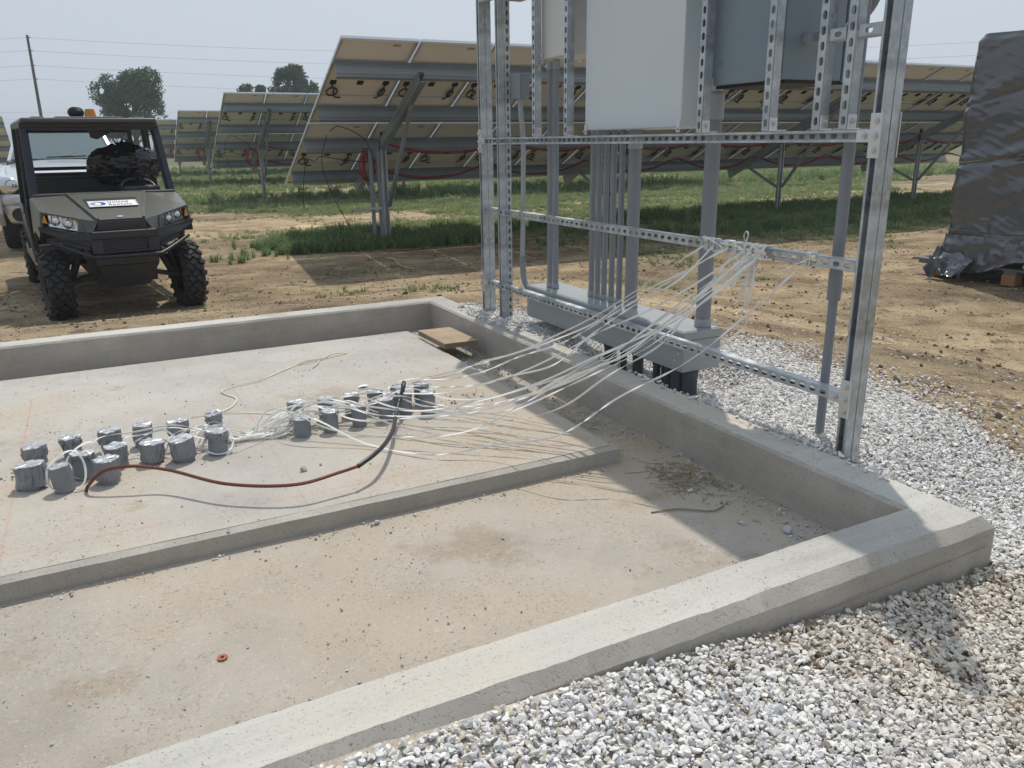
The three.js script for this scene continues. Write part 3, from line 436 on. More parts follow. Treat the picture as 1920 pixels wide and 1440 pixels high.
// [z on rail, stub x, stub z, sag mid, end x, end z, how it is told apart]
const KNOT = 1.135;
const tapes = [
  [-2.742, 1.36, -3.60, 0.10, 'pull tape tied leftmost on the middle rail, by the thickest conduit'],
  [-2.62, 1.31, -3.58, 0.12, 'pull tape tied second from the left on the middle rail'],
  [-2.60, 1.24, -3.62, 0.10, 'upper pull tape from the second knot, running to the far stubs'],
  [-2.50, 1.22, -3.52, 0.16, 'pull tape crossing in front of the thickest conduit to the third knot'],
  [-2.43, 1.26, -3.49, 0.22, 'top pull tape of the big bundle knotted on the middle rail'],
  [-2.425, 1.12, -3.50, 0.24, 'second pull tape of the big bundle, drooping to the slab'],
  [-2.418, 0.98, -3.50, 0.26, 'third pull tape of the big bundle, running far left among stubs'],
  [-2.412, 0.86, -3.51, 0.25, 'fourth pull tape of the big bundle, running far left among stubs'],
  [-2.406, 0.74, -3.52, 0.27, 'fifth pull tape of the big bundle, reaching the left cluster'],
  [-2.40, 0.60, -3.52, 0.30, 'lowest pull tape of the big bundle, sagging onto the slab'],
  [-2.165, 0.70, -3.36, 0.34, 'single pull tape tied rightmost on the middle rail'],
  [-2.69, 1.05, -3.60, 0.15, 'pull tape just right of the leftmost knot on the middle rail'],
  [-2.55, 1.15, -3.40, 0.20, 'pull tape tied midway between the second and third knots'],
  [-2.46, 0.90, -3.40, 0.30, 'pull tape just left of the biggest knot, sagging low over the kerb'],
  [-2.39, 0.80, -3.58, 0.20, 'tautest pull tape tied just right of the biggest knot'],
];
tapes.forEach(([zr, sx, sz, sag, label], i) => {
  const t = thing('pull_tape', label, 'pull tape', [0, 0, 0], 0, gT), rr = rng(100 + i * 13), P = [], A = V(RX - 0.006, KNOT, zr), B = V(sx, SLAB_Y + 0.115 + 0.012 * rr(), sz), n = 8;
  for (let k = 0; k <= n; k++) { const u = k / n, p = A.clone().lerp(B, u); p.y -= sag * 4 * u * (1 - u) * (0.6 + 0.7 * u); p.y = Math.max(p.y, SLAB_Y + 0.012, p.x > 1.9 && p.x < 2.42 ? 0.50 : 0); p.x += k && k < n ? 0.04 * (rr() - 0.5) : 0; p.y += k > 2 && k < n ? 0.022 * (rr() - 0.3) : 0; p.z += (k && k < n ? 0.09 * (rr() - 0.5) : 0) + (i > 8 ? 0.20 : i > 4 ? 0.10 : 0.0) * Math.sin(u * Math.PI); P.push(p.toArray()); }
  const tail = i < 4 ? 0.5 : 1.0; let cx = B.x, cz = B.z; const stubs = [1.1, 0.95, 0.8, 0.66, 0.5, 0.35, 0.2, 0.05, -0.1, -0.2];
  for (const x of stubs) { if (x > cx - 0.08) continue; if (x < 1.1 - tail * (0.45 + 1.0 * rr())) break; cz = -3.51 + 0.13 * (rr() - 0.5) + (x < 0.45 ? -0.0 : 0); P.push([x, SLAB_Y + (x < 0.6 && x > 0.42 ? 0.02 : 0.03 + 0.085 * rr()), cz]); cx = x; }
  P.push([cx - 0.06, SLAB_Y + 0.006, cz - 0.03 + 0.08 * rr()]);
  part('ribbon', ribbon(P, 0.0082, 240, i + 1, 1.6), tapeWhite, t);
  const kn = []; // knot: turns round the rail and a short loose tail
  for (let k = 0; k < (i === 4 || i === 0 || i === 10 || i === 1 ? 2 : 1); k++) { const z = zr + (k - 0.5) * 0.012; kn.push(ribbon([[RX - 0.004, 1.114, z], [RX - 0.006, 1.14, z + 0.004], [RX - 0.003, 1.162, z], [RX + 0.02, 1.164, z + 0.004], [RX + 0.046, 1.156, z], [RX + 0.046, 1.12, z - 0.003], [RX + 0.02, 1.112, z], [RX - 0.004, 1.113, z + 0.002]], 0.008, 50, i + k, 0.1)); }
  part('knot', join(kn), tapeWhite, t);
  if (i !== 2 && i < 11) part('tail', ribbon([[RX - 0.006, 1.15, zr], [RX - 0.03 - 0.03 * rr(), 1.165 + (i % 3 === 0 ? 0.02 : -0.05) * rr(), zr + 0.03 + 0.05 * rr()], [RX - 0.03, 1.15 - (i > 3 ? 0.12 : -0.012) * rr(), zr + (i > 3 ? -0.06 : 0.09)], [RX - 0.05, 1.12 - (i > 3 ? 0.18 : -0.03) * rr(), zr + (i > 3 ? -0.10 : 0.16)]], 0.008, 40, i + 30), tapeWhite, t);
});
{ // slack lengths lying between the two clusters
  const t = thing('pull_tape', 'tangle of slack white pull tape lying between the two stub clusters', 'pull tape', [0, 0, 0], 0, gT);
  for (let k = 0; k < 7; k++) {
    const rr = rng(640 + k * 7), P = []; let z = -3.50 + 0.14 * (rr() - 0.5);
    for (let x = 0.95 - 0.3 * rr(); x > 0.30 - 0.5 * rr(); x -= 0.075) { z += 0.045 * (rr() - 0.5); z += (-3.51 - z) * 0.2; P.push([x, SLAB_Y + (x > 0.68 || x < 0.40 ? 0.02 + 0.08 * rr() : 0.005 + 0.014 * rr()), z]); }
    part('ribbon', ribbon(P, 0.0085, 110, 400 + k, 1.2), tapeWhite, t);
  }
}
{ // loose ends hanging from the big knot
  const t = thing('pull_tape', 'tangle of loose tape ends hanging under the biggest knot', 'pull tape', [0, 0, 0], 0, gT), rr = rng(909);
  for (let k = 0; k < 9; k++) { const z0 = -2.43 + 0.05 * rr(), P = [[RX - 0.008, 1.14, z0]]; let y = 1.14, z = z0, x = RX - 0.01; const n = 4 + Math.floor(3 * rr()); for (let q = 0; q < n; q++) { y -= 0.02 + 0.045 * rr() * (q === n - 1 ? -0.6 : 1); z -= 0.03 * (rr() - 0.2); x -= 0.02 * (rr() - 0.25); P.push([x, y, z]); } part('ribbon', ribbon(P, 0.007, 46, 300 + k, 1.2), tapeWhite, t); }
  part('ribbon', ribbon([[RX - 0.01, 1.13, -2.40], [RX - 0.03, 1.03, -2.42], [RX - 0.02, 0.93, -2.45], [RX + 0.0, 0.82, -2.47], [RX - 0.03, 0.76, -2.52], [RX - 0.05, 0.70, -2.58]], 0.006, 60, 330, 0.8), tapeWhite, t);
}
{ // upright loop above the middle rail
  const t = thing('pull_tape', 'small pull tape loop standing up above the middle rail', 'pull tape', [0, 0, 0], 0, gT);
  part('ribbon', ribbon([[RX - 0.005, 1.10, -2.50], [RX - 0.006, 1.16, -2.497], [RX - 0.004, 1.195, -2.512], [RX - 0.002, 1.215, -2.503], [RX - 0.004, 1.205, -2.488], [RX - 0.006, 1.165, -2.497], [RX - 0.008, 1.06, -2.512], [RX - 0.01, 0.99, -2.54]], 0.007, 60, 77, 0.15), tapeWhite, t);
}
{
  const t = thing('loose_cord', 'cream coloured cord lying in a squiggle on the slab', 'cord', [0, 0, 0]), y = SLAB_Y + 0.006;
  part('ribbon', ribbon([[0.31, y, -3.94], [0.40, y, -3.937], [0.56, y, -3.87], [0.66, y, -3.80]].map(p => p), 0.008, 50, 51, 0.2), tapeCream, t);
  part('ribbon', ribbon([[0.424, y + 0.004, -3.937], [0.487, y, -3.985], [0.547, y, -4.13], [0.50, y, -4.29], [0.545, y, -4.35], [0.694, y, -4.40], [0.86, y, -4.54], [1.027, y, -4.674], [1.14, y, -4.705], [1.25, y, -4.80], [1.316, y, -4.767], [1.22, y, -4.725], [1.10, y + 0.004, -4.67], [0.98, y, -4.63]], 0.008, 160, 52, 0.2), tapeCream, t);
  part('ribbon', ribbon([[1.12, y, -4.70], [1.10, y, -4.62], [1.04, y, -4.52]], 0.008, 24, 53, 0.2), tapeCream, t);
}
[[-0.205, -3.30, 0.13, 'white tape loop around the squarish stub of the left cluster'], [0.36, -3.41, 0.085, 'white tape loop slung over the rightmost front stub, left cluster'], [-0.14, -3.40, 0.12, 'white tape loop hanging on the dark open stub']].forEach(([x, z, h, l], i) => {
  const t = thing('tape_loop', l, 'pull tape', [x, SLAB_Y, z], 0, 'white tape loops on the left cluster');
  part('ribbon', ribbon(i === 1 ? [[-0.052, 0.02, 0.03], [-0.02, 0.012, 0.056], [0.03, 0.014, 0.05], [0.058, 0.05, 0.01], [0.03, 0.118, -0.005], [0.055, 0.06, 0.03], [0.12, 0.05, 0.0], [0.2, 0.03, -0.05]] : [[-0.02, 0.003, 0.05], [-0.062, 0.03, 0.04], [-0.066, h * 0.7, 0.02], [-0.02, h * 1.02, -0.01], [0.03, h * 1.05, -0.03], [0.058, h * 0.7, 0.0], [0.05, 0.03, 0.045], [0.01, 0.004, 0.058]], 0.0085, 70, 60 + i, 0.2), tapeWhite, t);
});
// ---------------------------------------------------------------- board, washer, debris
{
  const wt = dataTex(512, 256, (x, y) => { const g = smp(NB, 512, x * 0.35, y * 3), a = smp(NC, 512, x, y); const k = 0.8 + 0.5 * (g - 0.5) + 0.4 * (a - 0.5); return [0.44 * k, 0.33 * k, 0.215 * k]; });
  const wood = std([1, 1, 1], 0.8, 0, { map: wt }), edge = std([0.72, 0.72, 0.72], 0.85, 0, { map: wt });
  const t = thing('plywood_board', 'square plywood board lying over the gap at the slab corner', 'board', [1.985, 0.345, -4.73], 0.02);
  t.rotation.z = -0.02; part('top_ply', metreUV(box(0.235, 0.006, 0.44, 0, 0.021, 0), 2), wood, t); part('ply_edge', metreUV(join([box(0.233, 0.008, 0.438, 0, 0.0135, 0), box(0.231, 0.008, 0.436, 0, 0.005, 0), box(0.234, 0.009, 0.439, 0, -0.004, 0)]), 2), edge, t);
  const w = part('rusty_washer', extr([...Array(24)].map((_, i) => [Math.cos(i / 12 * Math.PI) * 0.0135, Math.sin(i / 12 * Math.PI) * 0.0135]), 0.0022, 0.0004, [new THREE.Path().absarc(0, 0, 0.0058, 0, 2 * Math.PI, true)]).rotateX(-Math.PI / 2), std([0.38, 0.14, 0.065], 0.8, 0.2), scene);
  w.position.set(0.152, FLOOR_Y + 0.0035, -2.011); w.rotation.z = 0.08; tag(w, 'rusty orange washer lying on the bare concrete floor', 'washer');
  const pp = part('paper_scrap', slab([[0, 0.003, 0], [0.03, 0.009, 0.006], [0.062, 0.004, -0.004], [0.055, 0.010, -0.03], [0.02, 0.004, -0.034]].reverse(), 0.0006), std([0.78, 0.79, 0.8], 0.7), scene); pp.position.set(1.15, SLAB_Y + 0.002, -4.0); tag(pp, 'white paper scrap lying on the slab behind the stubs', 'scrap');
}
function stone(seed, detail = 1, sq = [1, 0.72, 0.85]) {             // angular crushed stone
  const g = new THREE.IcosahedronGeometry(1, detail), p = g.attributes.position, rr = rng(seed), pl = []; for (let i = 0; i < 11; i++) { const v = V(rr() - 0.5, rr() - 0.5, rr() - 0.5).normalize(); pl.push([v, 0.42 + 0.36 * rr()]); }
  for (let i = 0; i < p.count; i++) { const v = V().fromBufferAttribute(p, i); for (const [n, d] of pl) { const k = v.dot(n); if (k > d) v.addScaledVector(n, d - k); } p.setXYZ(i, v.x * sq[0], v.y * sq[1], v.z * sq[2]); }
  g.computeVertexNormals(); return flat(g);
}
const stones = [stone(1, 1, [1.2, 0.9, 1]), stone(2, 1, [1.5, 0.75, 1]), stone(3, 1, [1.15, 1, 1.3]), stone(4, 1, [1.7, 0.7, 1]), stone(5, 1, [1.2, 0.8, 1.4]), stone(8, 1, [1.4, 1, 1])];
const dummy = new THREE.Object3D(), tmpC = new THREE.Color();
function scatter(name, geos, mat, items, label, category) {          // items: [x, y, z, size, colour, rx, ry, rz, (sy)]
  const o = new THREE.Group(); o.name = numbered(name); scene.add(o); tag(o, label, category, null, 'stuff');
  geos.forEach((g, k) => { const L = items.filter((_, i) => i % geos.length === k); if (!L.length) return; const m = new THREE.InstancedMesh(g, mat, L.length); m.name = name + '_pieces'; m.userData.kind = 'stuff'; m.castShadow = m.receiveShadow = true;
    L.forEach((q, i) => { dummy.position.set(q[0], q[1], q[2]); dummy.rotation.set(q[5], q[6], q[7]); dummy.scale.set(q[3], q[3] * (q[8] ?? 1), q[3]); dummy.updateMatrix(); m.setMatrixAt(i, dummy.matrix); m.setColorAt(i, tmpC.setRGB(...q[4])); }); o.add(m); });
  return o;
}
{ // white crushed stone
  const rr = rng(4242), L = [];
  const put = (x, z, s, y, tan) => {
    const v = 0.74 + 0.26 * rr(), n = fbm(x * 4, z * 4, 0, 3); let c = rr() < 0.18 ? [0.54 * v, 0.54 * v, 0.55 * v] : [0.84 * v, 0.825 * v, 0.80 * v]; if (rr() < 0.06) c = [0.60 * v, 0.52 * v, 0.42 * v];
    if (tan > 0) { const k = clamp(tan * (0.35 + 1.3 * n)); c = mix3(c, rr() < 0.3 ? [0.50 * v, 0.42 * v, 0.32 * v] : [0.74 * v, 0.69 * v, 0.61 * v], k); if (rr() < 0.10 * k * 2 * sstep(0.5, 0.7, n)) c = [0.2 * v, 0.14 * v, 0.085 * v]; }
    L.push([x, y, z, s, c, (rr() - 0.5) * 1.6, rr() * 6.3, (rr() - 0.5) * 1.6]);
  };
  const base = (x, z) => Math.max(groundY(x, z), terrain(x, z) - 0.01);
  for (let i = 0; i < 110000; i++) {                                  // front bank below the kerb
    const x = -0.3 + 4.3 * rr(), z = -1.283 + 1.1 * Math.pow(rr(), 0.85); if (x < 0.15 && z > -1.15) continue; if (x > 3.3 - 0.0 && rr() < 0.5) continue;
    const s = 0.0026 + 0.0076 * Math.pow(rr(), 1.5) + (rr() < 0.015 ? 0.005 : 0), tan = sstep(1.0, 1.75, x - 0.35 * (z + 1.3) + 0.5 * (fbm(x * 2, z * 2) - 0.5)) ; const zz = Math.max(z, -1.283 + s * 0.7);
    put(x, zz, s, base(x, zz) + 0.001 + 0.014 * rr() + 0.012 * (fbm(x * 7, zz * 7) - 0.5), x > 2.42 && z < -1.2 ? tan * 0.2 : tan);
  }
  for (let i = 0; i < 110000; i++) {                                  // bed beside and under the rack
    const z = -5.4 + 4.15 * rr(), x = 2.33 + 1.35 * rr(), e = gravelEdge(z) + 0.10 * (fbm(x * 3, z * 3) - 0.5) * 2; if (x > e + 0.5 * Math.pow(rr(), 9)) continue; const s = 0.0032 + 0.0072 * Math.pow(rr(), 1.6); if (x < 2.36 + s * 0.7) continue;
    const hollow = 0; if (x > 2.38 && x < 2.55 && z > -4.2 && z < -3.2 && fbm(x * 6, z * 6, 2, 2) > 0.5) continue;
    put(x, z, s, base(x, z) + 0.001 + 0.014 * rr() + 0.02 * (fbm(x * 5, z * 5) - 0.5) - hollow, 0.25 * sstep(0.25, 0, e - x));
  }
  for (let i = 0; i < 520; i++) {                                    // stones spilled on the kerb near the far post and along its outer edge
    const a = rr() < 0.55, z = a ? -4.72 + 0.55 * (rr() + rr() - 1) : -5.3 + 3.9 * rr(), x = a ? 2.345 - 0.13 * Math.pow(rr(), 1.7) : 2.345 - 0.05 * Math.pow(rr(), 3); const s = 0.005 + 0.007 * rr(); put(x, z, s, KERB_Y + s * 0.45, 0);
  }
  for (let i = 0; i < 300; i++) { const x = 2.9 + 2.2 * rr(), z = -4.6 + 4 * rr(); put(x, z, 0.005 + 0.008 * rr(), groundY(x, z) + 0.004, 0.5); }
  const sx = [[2.05, -1.86], [1.33, -2.50], [2.06, -2.36], [1.35, -1.42]];
  scatter('gravel_bed', stones, std([1, 1, 1], 0.85), L, 'white crushed stone gravel around the rack and below the front kerb', 'gravel');
  const L2 = []; for (let i = 0; i < 1500; i++) {                     // grit and mortar crumbs in the trench and along the walls
    const q = rr(); let x, z, y = FLOOR_Y; if (q < 0.5) { x = 1.90 + 0.28 * Math.pow(rr(), 0.6); z = -5.1 + 3.5 * rr(); } else if (q < 0.62) { x = -2 + 3.8 * rr(); z = -2.6 + 0.04 * rr(); } else if (q < 0.8) { x = -0.5 + 2.2 * rr(); z = -3.52 + 0.12 * (rr() + rr() - 1); y = SLAB_Y; if (x > 0.45 && x < 0.68) continue; } else if (q < 0.9) { x = -0.7 + 2.6 * rr(); z = -2.6 - 2.5 * rr(); y = SLAB_Y; } else { x = -1 + 3 * rr(); z = -1.6 - 0.95 * rr(); }
    const s = (q < 0.8 ? 0.003 + 0.007 * rr() * rr() : 0.0022 + 0.003 * rr()), v = 0.3 + 0.35 * rr(); L2.push([x, y + s * 0.5, z, s, [v, v * 0.96, v * 0.9], rr() * 3, rr() * 6, rr() * 3]); }
  for (let i = 0; i < 2300; i++) { const a = rr(); let x, z, y; if (a < 0.42) { x = -0.9 + 3.05 * rr(); z = -2.58 + 1.08 * rr(); y = FLOOR_Y; } else if (a < 0.75) { x = -0.9 + 2.75 * rr(); z = -5.15 + 2.5 * rr(); y = SLAB_Y; } else if (a < 0.9) { x = -0.4 + 2.7 * rr(); z = -1.47 + 0.13 * rr(); y = KERB_Y; } else { x = 2.2 + 0.12 * rr(); z = -5.4 + 4 * rr(); y = KERB_Y; } if (fbm(x * 2.2, z * 2.2, 5, 3) < 0.36 + 0.2 * rr()) continue; const s = (y === KERB_Y ? 0.55 : 1) * (0.0011 + 0.0022 * Math.pow(rr(), 2.5)), v = 0.6 + 0.6 * rr(); L2.push([x, y + s * 0.3, z, s, rr() < 0.7 ? [0.20 * v, 0.15 * v, 0.095 * v] : [0.33 * v, 0.31 * v, 0.28 * v], rr() * 3, rr() * 6, rr() * 3, 0.7]); }
  for (const [x, z, s] of [[2.02, -1.80, 0.018], [1.93, -1.93, 0.011], [1.95, -2.24, 0.011], [2.07, -2.33, 0.014], [0.775, -2.575, 0.013], [-0.25, -1.86, 0.006]]) L2.push([x, FLOOR_Y + s * 0.55, z, s, [0.5, 0.5, 0.52], 1, x, 2]);
  for (const [x, z, s] of [[0.62, -3.02, 0.016], [0.70, -3.05, 0.008]]) L2.push([x, SLAB_Y + s * 0.5, z, s, [0.36, 0.34, 0.3], 1, x, 2]);
  scatter('concrete_crumbs', stones, std([1, 1, 1], 0.9), L2, 'loose grey concrete crumbs and pebbles on the floor and slab', 'crumbs');
  const L3 = []; for (let i = 0; i < 16000; i++) { const x = -4 + 15 * rr(), z = -11 + 10.2 * rr(); if (x > PAD.x0 - 0.05 && x < gravelEdge(z) + 0.15 && z > PAD.z0 - 0.06) continue; const s = 0.004 + 0.016 * Math.pow(rr(), 7), v = 0.75 + 0.4 * rr(); L3.push([x, groundY(x, z) + s * 0.3, z, s, rr() < 0.7 ? [0.17 * v, 0.128 * v, 0.085 * v] : [0.42 * v, 0.37 * v, 0.30 * v], rr() * 3, rr() * 6, rr() * 3, 0.8]); }
  for (let i = 0; i < 60; i++) { const a = rr() * 6.28, d = 0.12 * rr(), x = 2.62 + Math.cos(a) * d, z = -1.2 + Math.sin(a) * d * 0.8; L3.push([x, groundY(x, z) + 0.02 + 0.05 * (0.12 - d) / 0.12, z, 0.012 + 0.02 * rr(), [0.15, 0.11, 0.07], rr() * 3, rr() * 6, rr() * 3]); }
  scatter('dirt_clods', stones, std([1, 1, 1], 0.97), L3, 'small brown clods scattered over the clay ground', 'clods');
}
{ // straw and dry root fibres
  const mk = (seed, cx, cz, y, rx, rz, n, len, hh, label, mat, name) => { const rr = rng(seed), g = []; for (let i = 0; i < n; i++) { const a = rr() * 6.28, d = Math.sqrt(rr()), x = cx + Math.cos(a) * d * rx, z = cz + Math.sin(a) * d * rz, t = rr() * 6.28, L = len * (0.4 + rr()), h = hh * (1 - d) * rr(), bend = (rr() - 0.5) * L * 0.6; g.push(tube([[x, y + 0.002 + h * 0.5, z], [x + Math.cos(t) * L * 0.5 - Math.sin(t) * bend, y + 0.004 + h, z + Math.sin(t) * L * 0.5 + Math.cos(t) * bend], [x + Math.cos(t) * L, y + 0.002 + h * 0.3, z + Math.sin(t) * L]], 0.0011, 8, 4)); } const m = part(name, join(g), mat, scene); tag(m, label, name.replace('_', ' '), null, 'stuff'); };
  const straw = std([0.27, 0.225, 0.14], 0.9), pale = std([0.50, 0.48, 0.41], 0.85);
  mk(11, 2.01, -2.36, FLOOR_Y, 0.11, 0.19, 100, 0.085, 0.03, 'heap of dry brown straw on the floor beside the right wall', straw, 'straw_heap');
  mk(12, 2.02, -3.15, FLOOR_Y, 0.10, 0.26, 120, 0.12, 0.03, 'tangle of pale fibres in the trench beside the slab', pale, 'fibre_tangle');
  const tw = part('twig', tube([[1.70, FLOOR_Y + 0.004, -2.16], [1.80, FLOOR_Y + 0.007, -2.13], [1.90, FLOOR_Y + 0.005, -2.06], [1.97, FLOOR_Y + 0.006, -2.07]].map(p => [p[0], p[1], p[2]]), 0.003, 30, 6), straw, scene); tag(tw, 'thin dry twig on the shaded concrete floor', 'twig');
}
// ---------------------------------------------------------------- solar rows seen from behind and below
const TILT = rad(26), MW = 1.034, MPX = 1.06, ML = 2.165, SL = 2 * ML + 0.03;
const alu = std([0.66, 0.68, 0.70], 0.38, 0.8), aluFace = std([0.70, 0.72, 0.74], 0.45, 0.6), steel = std([0.52, 0.58, 0.64], 1, 0.3, { map: galvTex, roughnessMap: galvRough });
const backTex = dataTex(256, 512, (x, y) => { const cx = x % 42, cy = y % 21, gap = cx < 2 || cy < 1.2 ? 1 : 0, mid = Math.abs(y - 256) < 4 ? 1 : 0, n = smp(NC, 512, x * 2, y); const k = 0.97 + 0.07 * (n - 0.5); return gap || mid ? [0.95 * k, 0.94 * k, 0.90 * k] : [0.93 * k, 0.905 * k, 0.85 * k]; }, true, false);
const backsheet = std([1, 1, 1], 0.55, 0, { map: backTex }), glassFront = std([0.012, 0.016, 0.035], 0.12, 0, { clearcoat: 1, clearcoatRoughness: 0.05 });
const blackPlastic = std([0.014, 0.014, 0.015], 0.5), labelMat = std([0.42, 0.40, 0.37], 0.7), redWire = std([0.36, 0.016, 0.022], 0.42), blackWire = std([0.015, 0.015, 0.017], 0.45);
// module in local plane: x across 0..MW, y = distance down the slope from its top edge, z = normal towards the sky
const flipY = g => mirrorX(g).rotateZ(Math.PI);
const modBack = box(MW - 0.012, ML - 0.012, 0.004, MW / 2, ML / 2, -0.006), modGlass = box(MW - 0.012, ML - 0.012, 0.004, MW / 2, ML / 2, -0.0015);
const modFrame = flipY(join([box(MW, 0.011, 0.035, MW / 2, -0.0055, -0.0175), box(MW, 0.011, 0.035, MW / 2, -ML + 0.0055, -0.0175), box(0.011, ML - 0.022, 0.035, 0.0055, -ML / 2, -0.0175), box(0.011, ML - 0.022, 0.035, MW - 0.0055, -ML / 2, -0.0175), box(MW, 0.002, 0.024, MW / 2, -0.017, -0.034).rotateX(0), box(0.024, ML - 0.022, 0.002, 0.022, -ML / 2, -0.0343), box(0.024, ML - 0.022, 0.002, MW - 0.022, -ML / 2, -0.0343), box(MW - 0.05, 0.024, 0.002, MW / 2, -0.022, -0.0340), box(MW - 0.05, 0.024, 0.002, MW / 2, -ML + 0.022, -0.0340), box(MW - 0.05, 0.016, 0.014, MW / 2, -1.40, -0.016)]));
const jbox = rbox(0.085, 0.085, 0.022, 0.006, 0, 0, -0.018), mLabel = box(0.11, 0.05, 0.0008, 0, 0, -0.0086);
const loops = [0, 1, 2].map(k => { const s = [1, 0.55, 0.8][k], P = [[0, -0.04, -0.02], [0.004, -0.10, -0.03]]; for (let i = 0; i <= 12; i++) { const a = Math.PI / 2 + i / 12 * 2 * Math.PI * 0.98; P.push([0.018 + Math.cos(a) * 0.075 * s, -0.20 + Math.sin(a) * 0.10, -0.04 - 0.012 * i / 12]); } P.push([0.07 * s, -0.315, -0.05], [0.17 * s, -0.345, -0.05]); return flipY(tube(P, 0.011, 60, 6)); });
const purlinG = len => flipY(join([box(len, 0.003, 0.19, len / 2, 0, -0.095 - 0.036), box(len, 0.062, 0.003, len / 2, 0.031, -0.0375), box(len, 0.062, 0.003, len / 2, -0.031, -0.036 - 0.19), box(len, 0.003, 0.016, len / 2, -0.062, -0.036 - 0.182)]));
const PURLIN_S = [0.56, 1.72, 2.74, 3.90];
function solarRow(zPost, x0, n, label, detail, o = {}) {
  const yTop = 2.865, dzTop = 1.99, t = thing('solar_row', label, 'solar array', [x0, 0, zPost], 0, 'rows of tilted solar modules');
  // tilt frame: local +y runs down the slope away from the viewer, local z is the sky normal
  const B = new THREE.Matrix4().makeBasis(V(1, 0, 0), V(0, -Math.sin(TILT), -Math.cos(TILT)), V(0, Math.cos(TILT), -Math.sin(TILT))).setPosition(0, yTop, dzTop);
  const put = (name, g, mat, parent, px, py, pz) => { const m = part(name, g, mat, parent); m.position.set(px, py, pz); return m; };
  const q = new THREE.Quaternion().setFromRotationMatrix(B), at = (x, s, z) => V(x, s, z).applyMatrix4(B);
  for (let i = 0; i < n; i++) for (let r = 0; r < 2; r++) {
    const p = at(i * MPX, r * (ML + 0.03), 0), m = part('module', modBack, backsheet, t); m.position.copy(p); m.quaternion.copy(q);
    part('glass', modGlass, glassFront, m); part('frame', modFrame, aluFace, m);
    if (i >= detail) continue;
    const rr = rng(i * 7 + r * 3 + Math.round(-zPost));
    for (const k of [0, 1, 2]) put('terminal_box', jbox, blackPlastic, m, [0.13, 0.51, 0.88][k], ML / 2 - 0.02, 0);
    put('cable_lead', loops[rr() < 0.5 ? 0 : 2], blackWire, m, 0.13, ML / 2 - 0.02, 0); const l2 = put('cable_lead', loops[1], blackWire, m, 0.88, ML / 2 - 0.02, 0); l2.scale.x = -1;
    put('rating_label', mLabel, labelMat, m, 0.78, 0.16, 0);
  }
  const W = n * MPX + 0.02, pg = purlinG(W - 0.06);
  for (const s of PURLIN_S) { const m = part('purlin', pg, steel, t); m.position.copy(at(0.03, s, 0)); m.quaternion.copy(q); }
  for (let k = 0; k * 4 * MPX + 1.14 < W; k++) {
    const x = 1.137 + k * 4 * MPX, zz = -0.232, d = 0.15;
    // open-section rafter across the purlins
    const rf = part('rafter', join([box(0.004, 3.62, d, -0.045, 0, -d / 2), box(0.094, 3.62, 0.004, 0.004, 0, -0.002), box(0.094, 3.62, 0.004, 0.004, 0, -d + 0.002), box(0.004, 3.62, 0.03, 0.049, 0, -d + 0.017), box(0.004, 3.62, 0.03, 0.049, 0, -0.017)]), steel, t); rf.position.copy(at(x, 2.20, zz)); rf.quaternion.copy(q);
    for (const s of PURLIN_S) { const c = part('clip', box(0.07, 0.006, 0.13, 0, 0.008, 0), alu, t); c.position.copy(at(x + 0.02, s, -0.15)); c.quaternion.copy(q); }
    const top = 1.62;
    part('post', join([box(0.09, top, 0.004, x, top / 2, -0.03), box(0.004, top, 0.06, x - 0.045, top / 2, 0), box(0.004, top, 0.06, x + 0.045, top / 2, 0), box(0.022, top, 0.004, x - 0.036, top / 2, 0.03), box(0.022, top, 0.004, x + 0.036, top / 2, 0.03)]), dullGalv, t);
    part('post_head', box(0.06, 0.2, 0.05, x, top + 0.02, 0.0), blackPlastic, t);
    const up = at(x, 0.98, zz - d), lo = at(x, 3.45, zz - d);
    part('brace', bar([x + 0.05, 0.62, 0.03], [x + 0.02, up.y, up.z], 0.04, 0.05, [1, 0, 0]), steel, t); part('brace', bar([x - 0.05, 0.62, -0.03], [x - 0.02, lo.y, lo.z], 0.04, 0.05, [1, 0, 0]), steel, t);
  }
  // red string cables: a tied coil at the first post and swags along the purlins
  const sw = (s, sag, k, xa, xb, seed) => { const rr = rng(seed), P = []; const N = Math.ceil((xb - xa) / 0.53); for (let i = 0; i <= N; i++) { const x = lerp(xa, xb, i / N), u = (((x - 1.137) / (2 * MPX)) % 1 + 1) % 1, p = at(x, s, -0.26); P.push([x, p.y - sag * 4 * u * (1 - u) - 0.02 * rr() - 0.012 * k, p.z + 0.03 + 0.02 * rr()]); } return tube(P, 0.009, N * 5, 6); };
  if (o.cables) for (const [s, sag, n2, c] of [[2.35, 0.16, 3, 'upper'], [3.15, 0.22, 3, 'lower']]) for (let k = 0; k < n2; k++) part(k === 2 ? 'black_cable' : 'red_cable', sw(s, sag, k, 1.2, W - 0.1, 31 + k + s * 10), k === 2 ? blackWire : redWire, t);
  if (o.coil) { const c = at(1.05, 2.95, -0.42); for (let k = 0; k < 4; k++) { const P = []; for (let i = 0; i <= 14; i++) { const a = i / 14 * 2 * Math.PI; P.push([1.0 + Math.cos(a) * ((o.coil === 2 ? 0.075 : 0.14) + 0.012 * k) - 0.02 * k, c.y + 0.02 * k + Math.sin(a) * (0.19 + 0.02 * k), c.z + 0.16 + 0.02 * k + 0.03 * Math.sin(a * 2 + k)]); } part('cable_coil', tube(P, 0.0105, 60, 6), redWire, t); } part('red_cable', tube([[1.05, c.y - 0.1, c.z + 0.2], [1.16, c.y + 0.1, c.z + 0.2], [1.17, c.y + 0.55, c.z + 0.42]], 0.02, 24, 6), redWire, t); }
